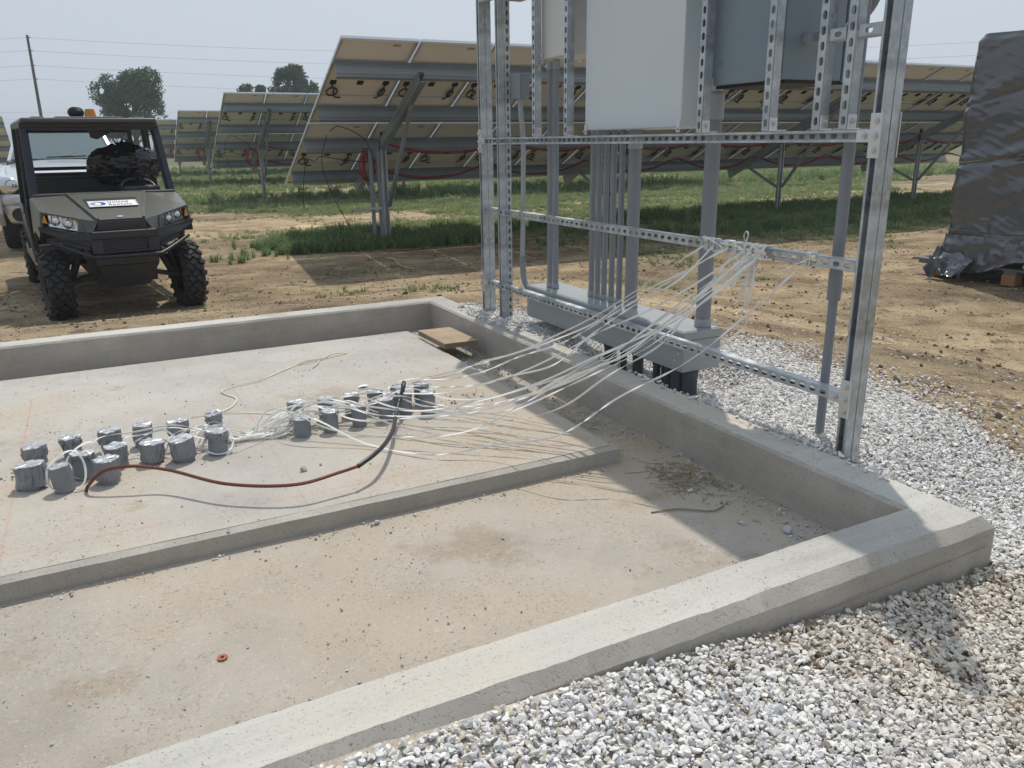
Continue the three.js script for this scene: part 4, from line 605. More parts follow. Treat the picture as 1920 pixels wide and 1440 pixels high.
  if (o.wires) { const wt = std([0.02, 0.022, 0.028], 0.5); const a = at(0.22, 1.95, -0.28), b = at(0.2, 2.95, -0.28), d = at(0.25, 3.9, -0.28); part('black_cable', tube([a.toArray(), [0.35, a.y + 0.06, a.z + 0.1], [0.7, a.y - 0.12, a.z + 0.1], [0.95, a.y - 0.48, a.z - 0.2]], 0.007, 40, 5), wt, t); part('black_cable', tube([b.toArray(), [0.3, b.y + 0.07, b.z + 0.05], [0.7, b.y + 0.0, b.z + 0.1], [1.02, b.y - 0.02, b.z + 0.2]], 0.007, 40, 5), wt, t); part('black_cable', tube([[a.x - 0.05, a.y - 0.05, a.z], [0.2, 1.3, a.z - 0.5], [0.38, 0.8, a.z - 0.7], [0.55, 0.35, a.z - 0.5], [0.66, 0.03, a.z - 0.3]], 0.006, 50, 5), wt, t); part('black_cable', tube([b.toArray(), [0.12, d.y + 0.4, d.z + 0.6], [0.10, d.y - 0.1, d.z + 0.3], [0.12, d.y - 0.35, d.z + 0.2]], 0.006, 40, 5), wt, t); }
  return t;
}
solarRow(ROWS[0], 3.11, 16, 'nearest solar row, its module backs facing the rack', 16, { cables: true, coil: 2, wires: true });
solarRow(ROWS[1], 3.5, 16, 'second solar row, just left behind the nearest row', 6, { cables: true, coil: true, wires: true });
solarRow(ROWS[2], 3.62, 16, 'third solar row, seen left of the second row', 4, { coil: true });
solarRow(ROWS[3], 3.7, 12, 'fourth solar row, farthest left beside the utility vehicle roof', 3, { coil: true });
{ // grey cable conduits at the end post of the nearest row
  const t = thing('riser_conduit', 'left grey conduit strapped beside the first post of the nearest solar row', 'conduit', [4.02, 0, ROWS[0] + 0.05], 0, 'conduits at the first post'), t2 = thing('riser_conduit', 'right grey conduit against the first post of the nearest solar row', 'conduit', [4.14, 0, ROWS[0] + 0.05], 0, 'conduits at the first post');
  for (const c of [t, t2]) part('pipe', new THREE.CylinderGeometry(0.03, 0.03, 1.5, 16).translate(0, 0.72, 0), pvc, c);
  part('strut_arm', box(0.42, 0.035, 0.035, -0.10, 0.60, 0.05), galv, t); part('strap', new THREE.TorusGeometry(0.034, 0.005, 6, 16).rotateX(Math.PI / 2).translate(0, 0.6, 0), zinc, t); part('strap', new THREE.TorusGeometry(0.034, 0.005, 6, 16).rotateX(Math.PI / 2).translate(0, 0.6, 0), zinc, t2);
}
{ // another block of the array far off on the left, across the lane
  solarRow(-43, -15.22, 12, 'distant solar row at the left edge, behind the pickup', 0);
}
// ---------------------------------------------------------------- utility vehicle
const dustTex = dataTex(512, 512, (x, y) => { const a = smp(NA, 1024, x * 2, y * 2), w = smp(NW, 512, x, y), c = smp(NC, 512, x, y); const d = clamp(0.9 * sstep(0.5, 0.75, a * 0.6 + c * 0.4) + 0.5 * sstep(0.66, 0.8, w)); return mix3([1, 1, 1], [2.0, 1.75, 1.4], d * 0.4).map(v => v * 0.5); });
const dusty = (c, r, m = 0, e = {}) => std(c.map(v => v * 2), r, m, { map: dustTex, ...e });
const olive = dusty([0.090, 0.094, 0.083], 0.42, 0.25, { clearcoat: 0.35, clearcoatRoughness: 0.3 }), blackPl = dusty([0.026, 0.028, 0.033], 0.36), blackTube = dusty([0.015, 0.018, 0.025], 0.35), roofPl = dusty([0.075, 0.07, 0.07], 0.3), tyreM = dusty([0.030, 0.030, 0.032], 0.75), rimM = std([0.03, 0.03, 0.032], 0.5, 0.5), mudM = std([0.26, 0.20, 0.13], 0.9), chrome = std([0.75, 0.76, 0.78], 0.14, 1), lensM = std([1, 1, 1], 0.04, 0, { transmission: 1, thickness: 0, ior: 1.45 }), amber = std([0.80, 0.34, 0.02], 0.3, 0, { transmission: 0.25, thickness: 0 }), seatM = std([0.018, 0.018, 0.02], 0.6);
function tyreGeo(r, w, lug) {
  const h = w / 2, prof = [[r * 0.56, -h * 0.72], [r * 0.72, -h * 0.98], [r * 0.86, -h], [r * 0.945, -h * 0.86], [r * 0.965, -h * 0.5], [r * 0.97, 0], [r * 0.965, h * 0.5], [r * 0.945, h * 0.86], [r * 0.86, h], [r * 0.72, h * 0.98], [r * 0.56, h * 0.72]];
  const g = [new THREE.LatheGeometry(prof.map(p => new THREE.Vector2(...p)), 48).rotateZ(Math.PI / 2)];
  if (lug) for (let i = 0; i < 18; i++) for (const [x, a0, len, wd, tw] of [[-0.78, 0, 0.075, 0.045, 0.25], [-0.36, 0.5, 0.08, 0.042, -0.75], [0.02, 0.1, 0.07, 0.042, 0.7], [0.36, 0.55, 0.08, 0.042, -0.7], [0.78, 0.05, 0.075, 0.045, -0.25]]) {
    const a = (i + a0) / 18 * 2 * Math.PI, b = rbox(Math.abs(x) > 0.7 ? 0.064 : len * 0.85, 0.044, wd, 0.004, 0, 0, 0, 1); b.rotateY(tw); if (Math.abs(x) > 0.7) b.rotateZ(-Math.sign(x) * 0.5); b.translate(x * h, r * (Math.abs(x) > 0.7 ? 0.955 : 0.985), 0); b.rotateX(a); g.push(b);
  }
  return join(g);
}
function wheelAt(t, x, y, z, r, w, lug, rim, steer = 0) {
  const m = part('wheel', tyreGeo(r, w, lug), lug ? tyreM : rubber, t); m.position.set(x, y, z); m.rotation.y = steer; const s = Math.sign(x);
  part('rim', join([new THREE.CylinderGeometry(r * 0.57, r * 0.57, w * 0.6, 28, 1, true).rotateZ(Math.PI / 2), new THREE.CylinderGeometry(r * 0.56, r * 0.5, 0.02, 28).rotateZ(Math.PI / 2).translate(s * w * 0.12, 0, 0), new THREE.CylinderGeometry(0.05, 0.055, 0.06, 16).rotateZ(Math.PI / 2).translate(s * w * 0.2, 0, 0), ...[0, 1, 2, 3, 4, 5, 6].map(k => box(0.03, r * 0.42, 0.05, s * w * 0.2, r * 0.31, 0).rotateX(k / 7 * 6.2832))]), rim, m); return m;
}
const meshGrille = (w, h, n, mx) => { const g = []; for (let i = 0; i <= n; i++) g.push(box(w, 0.006, 0.008, 0, -h / 2 + h * i / n, 0)); for (let i = 0; i <= mx; i++) g.push(box(0.005, h, 0.006, -w / 2 + w * i / mx, 0, -0.003)); return join(g); };
const grilleM = std([0.075, 0.075, 0.08], 0.5);
const UTV_TURN = rad(5.5);
{
  const t = thing('utility_vehicle', 'olive and black side by side utility vehicle parked facing the camera', 'utility vehicle', [0.24, -0.012, -8.80], UTV_TURN);
  for (const [x, z, st] of [[-0.59, 0, 0.05], [0.60, 0, 0.05], [-0.59, -2.75, 0], [0.60, -2.75, 0]]) wheelAt(t, x, 0.322, z, 0.322, z ? 0.245 : 0.215, true, rimM, st);
  // hood
  const hoodC = [[-0.345, 1.150, -0.32], [-0.19, 0.952, 0.44], [0.19, 0.952, 0.44], [0.345, 1.150, -0.32]];
  part('hood', slab(hoodC, 0.02), olive, t);
  for (const s of [-1, 1]) {
    const f = p => p.map(([x, y, z]) => [x * s, y, z]), w = p => s > 0 ? f(p) : f(p).reverse();
    part('fender', join([slab(w([[0.35, 1.143, -0.32], [0.205, 0.938, 0.44], [0.335, 0.965, 0.385], [0.635, 1.035, 0.22], [0.655, 1.135, -0.32]]), 0.02), slab(w([[0.655, 1.135, -0.32], [0.635, 1.035, 0.22], [0.655, 0.90, 0.25], [0.672, 0.80, 0.18], [0.685, 0.84, -0.05], [0.69, 0.80, -0.28], [0.69, 0.62, -0.36], [0.68, 0.62, -0.42], [0.67, 1.12, -0.42]]), 0.02), slab(w([[0.335, 0.965, 0.385], [0.20, 0.94, 0.445], [0.255, 0.845, 0.475], [0.315, 0.845, 0.44]]), 0.02), slab(w([[0.36, 0.972, 0.37], [0.335, 0.90, 0.405], [0.365, 0.85, 0.39], [0.315, 0.845, 0.44], [0.335, 0.965, 0.39]]), 0.015)]), olive, t);
    part('hood_ridge', join([bar(f([[0.348, 1.15, -0.32]])[0], f([[0.195, 0.952, 0.44]])[0], 0.022, 0.03, [0, 1, 0.2])]), olive, t);
    part('fender_liner', slab(w([[0.655, 0.90, 0.25], [0.672, 0.80, 0.18], [0.40, 0.80, 0.16], [0.40, 0.90, 0.25]]), 0.02), blackPl, t);
    // headlight: chrome bowl pieces behind a clear lens, amber marker outside
    const hl = part('headlight', slab(w([[0.385, 0.972, 0.335], [0.335, 0.915, 0.36], [0.37, 0.855, 0.35], [0.58, 0.905, 0.245], [0.575, 1.012, 0.235]]), 0.015), chrome, t);
    part('reflector', join([new THREE.SphereGeometry(0.046, 20, 12, 0, 6.3, 0, 1.3).rotateX(-Math.PI / 2 + Math.PI).translate(s * 0.425, 0.915, 0.30), new THREE.SphereGeometry(0.043, 20, 12, 0, 6.3, 0, 1.3).rotateX(-Math.PI / 2 + Math.PI).translate(s * 0.52, 0.945, 0.255), rod([s * 0.425, 0.915, 0.33], [s * 0.425, 0.915, 0.372], 0.014), rod([s * 0.52, 0.945, 0.29], [s * 0.52, 0.945, 0.325], 0.012), ...[0, 1, 2, 3, 4, 5].map(k => bar([s * (0.36 + k * 0.04), 0.865 + k * 0.012, 0.375 - k * 0.022], [s * (0.375 + k * 0.035), 0.955 + k * 0.011, 0.365 - k * 0.022], 0.006, 0.012))]), chrome, hl);
    part('lens', slab(w([[0.385, 0.974, 0.372], [0.332, 0.915, 0.40], [0.37, 0.853, 0.39], [0.585, 0.903, 0.285], [0.578, 1.014, 0.275]]), 0.003), lensM, hl);
    part('marker', slab(w([[0.632, 0.94, 0.262], [0.595, 0.93, 0.285], [0.612, 1.005, 0.262]].reverse()), 0.012), amber, t);
    // bumper wing and vent
    part('bumper_wing', join([slab(w([[0.29, 0.845, 0.50], [0.29, 0.775, 0.515], [0.52, 0.80, 0.37], [0.665, 0.865, 0.25], [0.672, 0.905, 0.25], [0.56, 0.885, 0.34], [0.40, 0.842, 0.44]]), 0.05), slab(w([[0.29, 0.775, 0.50], [0.29, 0.68, 0.50], [0.43, 0.72, 0.42], [0.53, 0.80, 0.36]]), 0.04), bar(f([[0.30, 0.70, 0.505]])[0], f([[0.50, 0.765, 0.385]])[0], 0.02, 0.03)]), blackPl, t);
    part('bumper_post', slab(w([[0.19, 0.86, 0.525], [0.195, 0.655, 0.535], [0.285, 0.655, 0.525], [0.295, 0.85, 0.51]]), 0.07), blackPl, t);
    // suspension and lower body
    part('suspension_arm', join([bar([s * 0.22, 0.40, 0.06], [s * 0.52, 0.33, 0.02], 0.11, 0.035), bar([s * 0.22, 0.40, -0.10], [s * 0.52, 0.33, -0.02], 0.07, 0.03), rod([s * 0.30, 0.74, -0.02], [s * 0.46, 0.36, 0.0], 0.035), bar([s * 0.44, 0.62, 0.03], [s * 0.51, 0.34, 0.02], 0.05, 0.03)]), dusty([0.06, 0.055, 0.045], 0.7), t);
    part('rocker_panel', join([rbox(0.07, 0.12, 2.0, 0.02, s * 0.66, 0.46, -1.42), slab(w([[0.69, 0.62, -0.36], [0.69, 0.40, -0.42], [0.69, 0.40, -0.62], [0.69, 0.62, -0.62]]), 0.05)]), blackPl, t);
    part('door_frame', join([tube([[s * 0.68, 0.52, -0.55], [s * 0.69, 0.80, -0.55], [s * 0.69, 1.05, -0.50], [s * 0.67, 1.12, -0.45]], 0.02, 16, 8), tube([[s * 0.69, 0.54, -0.60], [s * 0.70, 0.72, -0.8], [s * 0.70, 0.88, -1.2], [s * 0.69, 0.9, -1.4]], 0.018, 16, 8), tube([[s * 0.69, 0.54, -1.52], [s * 0.69, 0.9, -1.55], [s * 0.67, 0.95, -2.3], [s * 0.66, 0.6, -2.4]], 0.018, 20, 8)]), blackTube, t);
    // cab pillars
    part('front_pillar', join([bar([s * 0.635, 1.10, -0.40], [s * 0.605, 1.79, -0.72], 0.055, 0.05, [0, 0, 1]), bar([s * 0.60, 1.10, -0.43], [s * 0.575, 1.76, -0.75], 0.03, 0.03, [0, 0, 1])]), blackTube, t);
    part('middle_pillar', join([bar([s * 0.66, 0.52, -1.45], [s * 0.605, 1.78, -1.45], 0.05, 0.05, [0, 0, 1]), bar([s * 0.66, 0.9, -1.32], [s * 0.61, 1.78, -1.28], 0.025, 0.03, [0, 0, 1])]), blackTube, t);
    part('rear_pillar', bar([s * 0.66, 0.6, -2.52], [s * 0.605, 1.80, -2.45], 0.05, 0.05, [0, 0, 1]), blackTube, t);
    part('roof_rail', bar([s * 0.605, 1.80, -0.70], [s * 0.605, 1.82, -2.5], 0.05, 0.05), blackTube, t);
  }
  part('windshield_header', bar([-0.61, 1.785, -0.72], [0.61, 1.785, -0.72], 0.05, 0.055), blackTube, t);
  part('rear_crossbar', join([bar([-0.61, 1.35, -2.48], [0.61, 1.35, -2.48], 0.04, 0.04), bar([-0.61, 1.78, -2.46], [0.61, 1.78, -2.46], 0.05, 0.05), bar([-0.61, 1.18, -1.45], [0.61, 1.18, -1.45], 0.04, 0.04)]), blackTube, t);
  part('cowl', join([rbox(1.29, 0.05, 0.16, 0.015, 0, 1.135, -0.40), rbox(1.22, 0.28, 0.24, 0.03, 0, 1.00, -0.56), rbox(0.34, 0.06, 0.14, 0.02, 0.36, 1.17, -0.50)]), blackPl, t);
  part('decal_recess', slab([[-0.235, 1.108, -0.145], [-0.215, 1.0455, 0.095], [0.215, 1.0455, 0.095], [0.235, 1.108, -0.145]].map(([x, y, z]) => [x, y + 0.0035, z]), 0.003), blackPl, t);
  { // hood decal, flat print
    const c = document.createElement('canvas'); c.width = 768; c.height = 256; const g = c.getContext('2d'); g.fillStyle = '#f1f2f0'; g.fillRect(0, 0, 768, 256); g.strokeStyle = '#2b4a9a'; g.lineWidth = 7; g.strokeRect(12, 12, 744, 232);
    g.fillStyle = '#8d97a6'; g.beginPath(); g.ellipse(150, 128, 125, 82, 0, 0, 6.2832); g.fill(); g.fillStyle = '#2a4da6'; g.beginPath(); g.ellipse(185, 128, 90, 78, 0, -1.6, 1.6); g.fill(); g.fillStyle = '#f1f2f0'; g.beginPath(); g.ellipse(150, 132, 52, 46, 0, 0, 6.2832); g.fill();
    g.fillStyle = '#20232b'; g.font = 'bold 104px sans-serif'; g.textBaseline = 'middle'; g.fillText('United', 300, 76, 420); g.fillText('Rentals', 300, 182, 440);
    const tx = new THREE.CanvasTexture(c); tx.colorSpace = THREE.SRGBColorSpace; tx.anisotropy = 8;
    const m = part('hood_decal', new THREE.PlaneGeometry(0.43, 0.175), std([1, 1, 1], 0.45, 0, { map: tx }), t); m.position.set(0.0, 1.0635 + 0.0075, 0.04); m.rotation.x = -Math.PI / 2 + Math.atan(0.198 / 0.76);
    part('badge', extr([[0, 0.02], [0.035, 0], [0, -0.012], [-0.035, 0]], 0.003, 0.001).rotateX(-1.2).translate(0, 0.968, 0.40), chrome, t);
  }
  part('upper_grille', meshGrille(0.40, 0.085, 6, 22).translate(0, 0.892, 0.468), grilleM, t);
  part('grille_back', slab([[-0.235, 0.845, 0.455], [0.235, 0.845, 0.455], [0.195, 0.945, 0.425], [-0.195, 0.945, 0.425]], 0.02), rubber, t);
  part('bumper_bar', join([rbox(0.56, 0.075, 0.07, 0.015, 0, 0.815, 0.50), rbox(0.40, 0.02, 0.05, 0.008, 0, 0.66, 0.51)]), blackPl, t);
  part('lower_grille', join([meshGrille(0.39, 0.11, 6, 20).translate(0, 0.718, 0.505)]), grilleM, t);
  part('radiator', box(0.5, 0.16, 0.03, 0, 0.72, 0.47), rubber, t);
  part('brush_guard', tube([[-0.59, 0.765, 0.36], [-0.45, 0.70, 0.46], [-0.30, 0.635, 0.565], [-0.24, 0.628, 0.575], [0, 0.625, 0.578], [0.24, 0.625, 0.575], [0.30, 0.63, 0.565], [0.45, 0.69, 0.46], [0.59, 0.755, 0.36]], 0.017, 60, 12), blackTube, t);
  part('skid_plate', join([slab([[-0.265, 0.535, 0.52], [-0.17, 0.33, 0.44], [0.17, 0.33, 0.44], [0.265, 0.535, 0.52]], 0.03), rbox(0.54, 0.075, 0.08, 0.015, 0, 0.575, 0.49), meshGrille(0.36, 0.05, 1, 16).translate(0, 0.578, 0.534)]), blackPl, t);
  part('chassis', join([box(0.52, 0.26, 3.3, 0, 0.48, -1.3), box(1.2, 0.04, 1.9, 0, 0.47, -1.45), box(0.30, 0.12, 0.5, 0, 0.38, 0.15)]), dusty([0.03, 0.028, 0.026], 0.7), t);
  part('front_seat', join([rbox(1.18, 0.16, 0.5, 0.04, 0, 0.82, -1.05), rbox(1.18, 0.52, 0.14, 0.04, 0, 1.03, -1.33)]), seatM, t);
  part('rear_seat', join([rbox(1.18, 0.16, 0.45, 0.04, 0, 0.82, -2.0), rbox(1.18, 0.52, 0.14, 0.04, 0, 1.05, -2.28)]), seatM, t);
  { const m = part('steering_wheel', join([new THREE.TorusGeometry(0.165, 0.016, 10, 32), bar([-0.16, 0, 0], [0.16, 0, 0], 0.02, 0.03), rod([0, 0, 0], [0, -0.02, 0.2], 0.022)]), blackTube, t); m.position.set(0.36, 1.18, -0.72); m.rotation.x = -1.05; }
  part('mirror', slab([[-0.03, 1.77, -0.76], [-0.01, 1.68, -0.78], [0.05, 1.665, -0.78], [0.16, 1.72, -0.78], [0.22, 1.77, -0.76]], 0.02), blackTube, t);
  part('roof', join([rbox(1.24, 0.055, 1.95, 0.026, 0, 1.845, -1.62, 3), slab([[-0.62, 1.80, -0.66], [0.62, 1.80, -0.66], [0.60, 1.868, -0.72], [-0.60, 1.868, -0.72]], 0.05), rbox(0.62, 0.03, 1.8, 0.013, 0, 1.872, -1.62), rbox(0.12, 0.03, 1.8, 0.012, -0.46, 1.870, -1.62), rbox(0.12, 0.03, 1.8, 0.012, 0.46, 1.870, -1.62), rbox(0.10, 0.028, 0.05, 0.01, -0.46, 1.86, -0.70), rbox(0.10, 0.028, 0.05, 0.01, 0.46, 1.86, -0.70)]), roofPl, t);
  part('beacon', join([new THREE.CylinderGeometry(0.045, 0.06, 0.085, 20).translate(0.075, 1.935, -1.25)]), amber, t);
  part('alarm_dome', join([new THREE.SphereGeometry(0.07, 20, 12).scale(1.15, 0.8, 1).translate(-0.05, 1.945, -1.35), ...[...Array(10)].map((_, k) => new THREE.TorusGeometry(0.06 * Math.sin(0.3 + k * 0.25) + 0.012, 0.003, 5, 20).rotateX(Math.PI / 2).scale(1.15, 1, 1).translate(-0.05, 1.945 + 0.056 * Math.cos(0.3 + k * 0.25), -1.35)), rbox(0.36, 0.012, 0.28, 0.005, 0.02, 1.888, -1.3)]), blackPl, t);
  part('cargo_bed', join([box(1.14, 0.04, 0.95, 0, 0.82, -3.05), rbox(0.05, 0.34, 0.95, 0.01, -0.56, 0.98, -3.05), rbox(0.05, 0.34, 0.95, 0.01, 0.56, 0.98, -3.05), rbox(1.14, 0.34, 0.05, 0.01, 0, 0.98, -2.6), rbox(1.14, 0.34, 0.05, 0.01, 0, 0.98, -3.52)]), olive, t);
  // bulging black rubbish bag on the front seat
  const bg = new THREE.SphereGeometry(1, 110, 70), p = bg.attributes.position; for (let i = 0; i < p.count; i++) { const v = V().fromBufferAttribute(p, i), top = sstep(0.1, 0.95, v.y), rg = (f, o) => 1 - Math.abs(2 * fbm(v.x * f + o, v.y * f + 3, v.z * f + 9, 2) - 1), n = 0.22 * (fbm(v.x * 1.6 + 5, v.y * 1.6, v.z * 1.6 + 9, 2) - 0.5) + 0.20 * (rg(2.2, 1) - 0.8) + 0.12 * (rg(4.6, 7) - 0.8) + 0.05 * (rg(9, 3) - 0.8); const k = 1 + n - 0.12 * top; p.setXYZ(i, v.x * k * 0.37, Math.max(-0.8, v.y * k) * 0.25, v.z * k * 0.21); } bg.computeVertexNormals();
  const bag = thing('rubbish_bag', 'bulging shiny black plastic bag on the utility vehicle seats', 'bag', [0.24 + 0.33 * Math.cos(UTV_TURN) - 1.22 * Math.sin(UTV_TURN), 1.395, -8.80 - 0.33 * Math.sin(UTV_TURN) - 1.22 * Math.cos(UTV_TURN)], UTV_TURN);
  part('film', flat(bg), std([0.010, 0.010, 0.012], 0.12, 0), bag);
  part('gathered_neck', (() => { const g = []; for (let k = 0; k < 9; k++) { const a = k / 9 * 6.28; g.push(slab([[0.02 * Math.cos(a), 0.17, 0.02 * Math.sin(a)], [0.09 * Math.cos(a), 0.235 + 0.02 * (k % 3), 0.07 * Math.sin(a)], [0.07 * Math.cos(a + 0.7), 0.22, 0.06 * Math.sin(a + 0.7)]], 0.002)); } return join(g); })(), std([0.010, 0.010, 0.012], 0.25), bag);
}
// ---------------------------------------------------------------- silver pickup behind it
{
  const paint = std([0.60, 0.63, 0.67], 0.3, 0.2, { clearcoat: 1, clearcoatRoughness: 0.06 }), glass = std([0.55, 0.68, 0.70], 0.03, 0, { transmission: 0.8, thickness: 0 }), trim = std([0.03, 0.03, 0.032], 0.5), chr = std([0.58, 0.57, 0.54], 0.3, 0.4), dark = std([0.012, 0.012, 0.013], 0.8), orange = std([0.55, 0.24, 0.12], 0.3);
  const t = thing('pickup_truck', 'silver pickup truck parked behind the utility vehicle', 'pickup truck', [-0.20, 0, -15.35], 0.0);
  for (const [x, z] of [[-0.86, 0], [0.86, 0], [-0.86, -3.65], [0.86, -3.65]]) wheelAt(t, x, 0.40, z, 0.40, 0.275, false, std([0.5, 0.5, 0.5], 0.35, 0.8));
  const N = 28, loft = (rows) => { const pos = []; for (let i = 0; i < rows.length - 1; i++) for (let k = 0; k < rows[i].length - 1; k++) { const a = rows[i][k], b = rows[i][k + 1], c = rows[i + 1][k], d = rows[i + 1][k + 1]; pos.push(...a, ...b, ...c, ...b, ...d, ...c); } const g = new THREE.BufferGeometry(); g.setAttribute('position', new THREE.Float32BufferAttribute(pos, 3)); g.computeVertexNormals(); return toCreasedNormals(flat(g), 0.6); };
  const crown = (z, y, hw, drop, sq = 3) => [...Array(N + 1)].map((_, k) => { const u = k / N * 2 - 1; return [u * hw, y - drop * Math.pow(Math.abs(u), sq) + (Math.abs(u) < 0.62 && Math.abs(u) > 0.5 ? 0.012 : 0) * 1, z]; });
  part('hood', loft([crown(0.72, 0.98, 0.60, 0.02), crown(0.70, 1.10, 0.70, 0.05), crown(0.62, 1.18, 0.76, 0.08), crown(0.3, 1.255, 0.82, 0.10), crown(-0.2, 1.325, 0.86, 0.10), crown(-0.66, 1.385, 0.88, 0.09)]), paint, t);
  const arch = (s) => { const P = [[0.66, 0.62], [0.69, 0.92], [0.62, 1.10], [0.2, 1.19], [-0.66, 1.30], [-0.95, 1.30], [-0.95, 0.42], [-0.56, 0.42]]; for (let k = 0; k <= 10; k++) { const a = -0.25 + k / 10 * (Math.PI + 0.2); P.push([-Math.cos(a) * 0.50 + 0.0, 0.42 + Math.sin(a) * 0.47]); } return P; };
  for (const s of [-1, 1]) {
    const sh = extr(arch(s), 0.05, 0.02).applyMatrix4(new THREE.Matrix4().makeBasis(V(0, 0, 1), V(0, 1, 0), V(-1, 0, 0))); sh.translate(s > 0 ? 0.99 : -0.94, 0, 0);
    part('front_fender', sh, paint, t);
    part('fender_top', loft([[[s * 0.60, 0.98, 0.71], [s * 0.80, 0.99, 0.66], [s * 0.95, 0.98, 0.55]], [[s * 0.70, 1.12, 0.66], [s * 0.84, 1.13, 0.58], [s * 0.975, 1.05, 0.45]], [[s * 0.82, 1.17, 0.3], [s * 0.92, 1.19, 0.28], [s * 0.99, 1.12, 0.2]], [[s * 0.88, 1.31, -0.66], [s * 0.95, 1.29, -0.66], [s * 0.99, 1.22, -0.66]]]), paint, t);
    const hl = part('headlight', new THREE.SphereGeometry(1, 28, 18).scale(0.175, 0.135, 0.07).rotateY(s * 0.35).translate(s * 0.80, 1.03, 0.665), chrome, t);
    part('reflector', join([new THREE.SphereGeometry(0.085, 20, 14).scale(1, 1, 0.5).translate(s * 0.745, 1.035, 0.715), new THREE.TorusGeometry(0.085, 0.01, 8, 24).translate(s * 0.745, 1.035, 0.735)]), chrome, hl); part('turn_lamp', new THREE.SphereGeometry(0.06, 16, 12).scale(1, 1.1, 0.5).translate(s * 0.895, 1.02, 0.665), orange, hl); part('lens', new THREE.SphereGeometry(1, 28, 18).scale(0.19, 0.15, 0.115).rotateY(s * 0.35).translate(s * 0.80, 1.03, 0.67), lensM, hl);
    part('fog_lamp', join([new THREE.CylinderGeometry(0.075, 0.075, 0.06, 24).rotateX(Math.PI / 2).translate(s * 0.70, 0.60, 0.80), new THREE.TorusGeometry(0.085, 0.016, 8, 24).translate(s * 0.70, 0.60, 0.83)]), trim, t);
    part('windshield_pillar', bar([s * 0.80, 1.36, -0.68], [s * 0.64, 1.86, -1.30], 0.05, 0.06), paint, t);
    part('cab_side', join([slab([[s * 0.93, 0.45, -0.95], [s * 0.95, 1.28, -0.95], [s * 0.93, 1.32, -2.7], [s * 0.93, 0.45, -2.7]], 0.06, [s, 0, 0]), bar([s * 0.66, 1.88, -1.30], [s * 0.66, 1.90, -2.7], 0.06, 0.05), bar([s * 0.92, 1.28, -2.65], [s * 0.68, 1.88, -2.65], 0.08, 0.05)]), paint, t);
    part('side_window', slab([[s * 0.87, 1.30, -0.9], [s * 0.67, 1.84, -1.38], [s * 0.67, 1.84, -2.6], [s * 0.89, 1.30, -2.6]], 0.006, [s, 0.3, 0]), glass, t);
    part('wing_mirror', rbox(0.20, 0.22, 0.1, 0.04, s * 1.13, 1.42, -0.92), trim, t);
    part('bed_side', rbox(0.08, 0.75, 2.1, 0.03, s * 0.94, 0.92, -3.85), paint, t);
    part('wiper', bar([s * 0.1 - 0.15, 1.42, -0.655], [s * 0.1 + 0.5 * (s > 0 ? 1 : 1) - 0.25, 1.435, -0.66], 0.012, 0.02), trim, t);
  }
  part('grille', join([rbox(1.12, 0.24, 0.06, 0.03, 0, 0.99, 0.70), ...[-3, -2, -1, 0, 1, 2, 3].map(k => box(0.03, 0.22, 0.02, k * 0.15, 0.99, 0.735))]), chr, t);
  part('bumper', join([loft([0.90, 0.86, 0.78, 0.74].map((y, i) => [...Array(N + 1)].map((_, k) => { const u = k / N * 2 - 1; return [u * 0.985, y, 0.80 + [0, 0.03, 0.03, 0][i] - 0.22 * Math.pow(Math.abs(u), 4)]; })))]), paint, t);
  part('valance', loft([0.74, 0.70, 0.58, 0.47, 0.44].map((y, i) => [...Array(N + 1)].map((_, k) => { const u = k / N * 2 - 1; return [u * (0.97 - 0.04 * i), y, 0.79 + [0, 0.035, 0.03, -0.01, -0.06][i] - 0.22 * Math.pow(Math.abs(u), 4)]; }))), chr, t);
  part('windshield', slab([[-0.79, 1.40, -0.70], [0.79, 1.40, -0.70], [0.63, 1.86, -1.31], [-0.63, 1.86, -1.31]], 0.006), glass, t);
  part('roof', loft([crown(-1.28, 1.885, 0.66, 0.04), crown(-1.5, 1.92, 0.67, 0.05), crown(-2.5, 1.925, 0.67, 0.05), crown(-2.72, 1.88, 0.66, 0.05)]), paint, t);
  part('cab_back', slab([[-0.92, 0.45, -2.72], [0.92, 0.45, -2.72], [0.90, 1.3, -2.72], [0.66, 1.88, -2.72], [-0.66, 1.88, -2.72], [-0.90, 1.3, -2.72]], 0.05), paint, t);
  part('interior', join([rbox(1.5, 0.24, 0.4, 0.05, 0, 1.26, -1.0), rbox(0.5, 0.75, 0.16, 0.06, -0.4, 1.15, -1.95), rbox(0.5, 0.75, 0.16, 0.06, 0.4, 1.15, -1.95), box(1.7, 0.05, 1.8, 0, 0.5, -1.8), box(1.7, 0.75, 0.04, 0, 0.85, -0.82)]), std([0.09, 0.09, 0.09], 0.7), t);
  part('dash_paper', box(0.42, 0.005, 0.16, -0.2, 1.388, -0.98), std([0.7, 0.7, 0.7], 0.7), t);
  part('undercarriage', join([box(1.5, 0.25, 5.2, 0, 0.55, -2.0), box(1.3, 0.5, 0.5, 0, 0.75, 0.3)]), dark, t);
}
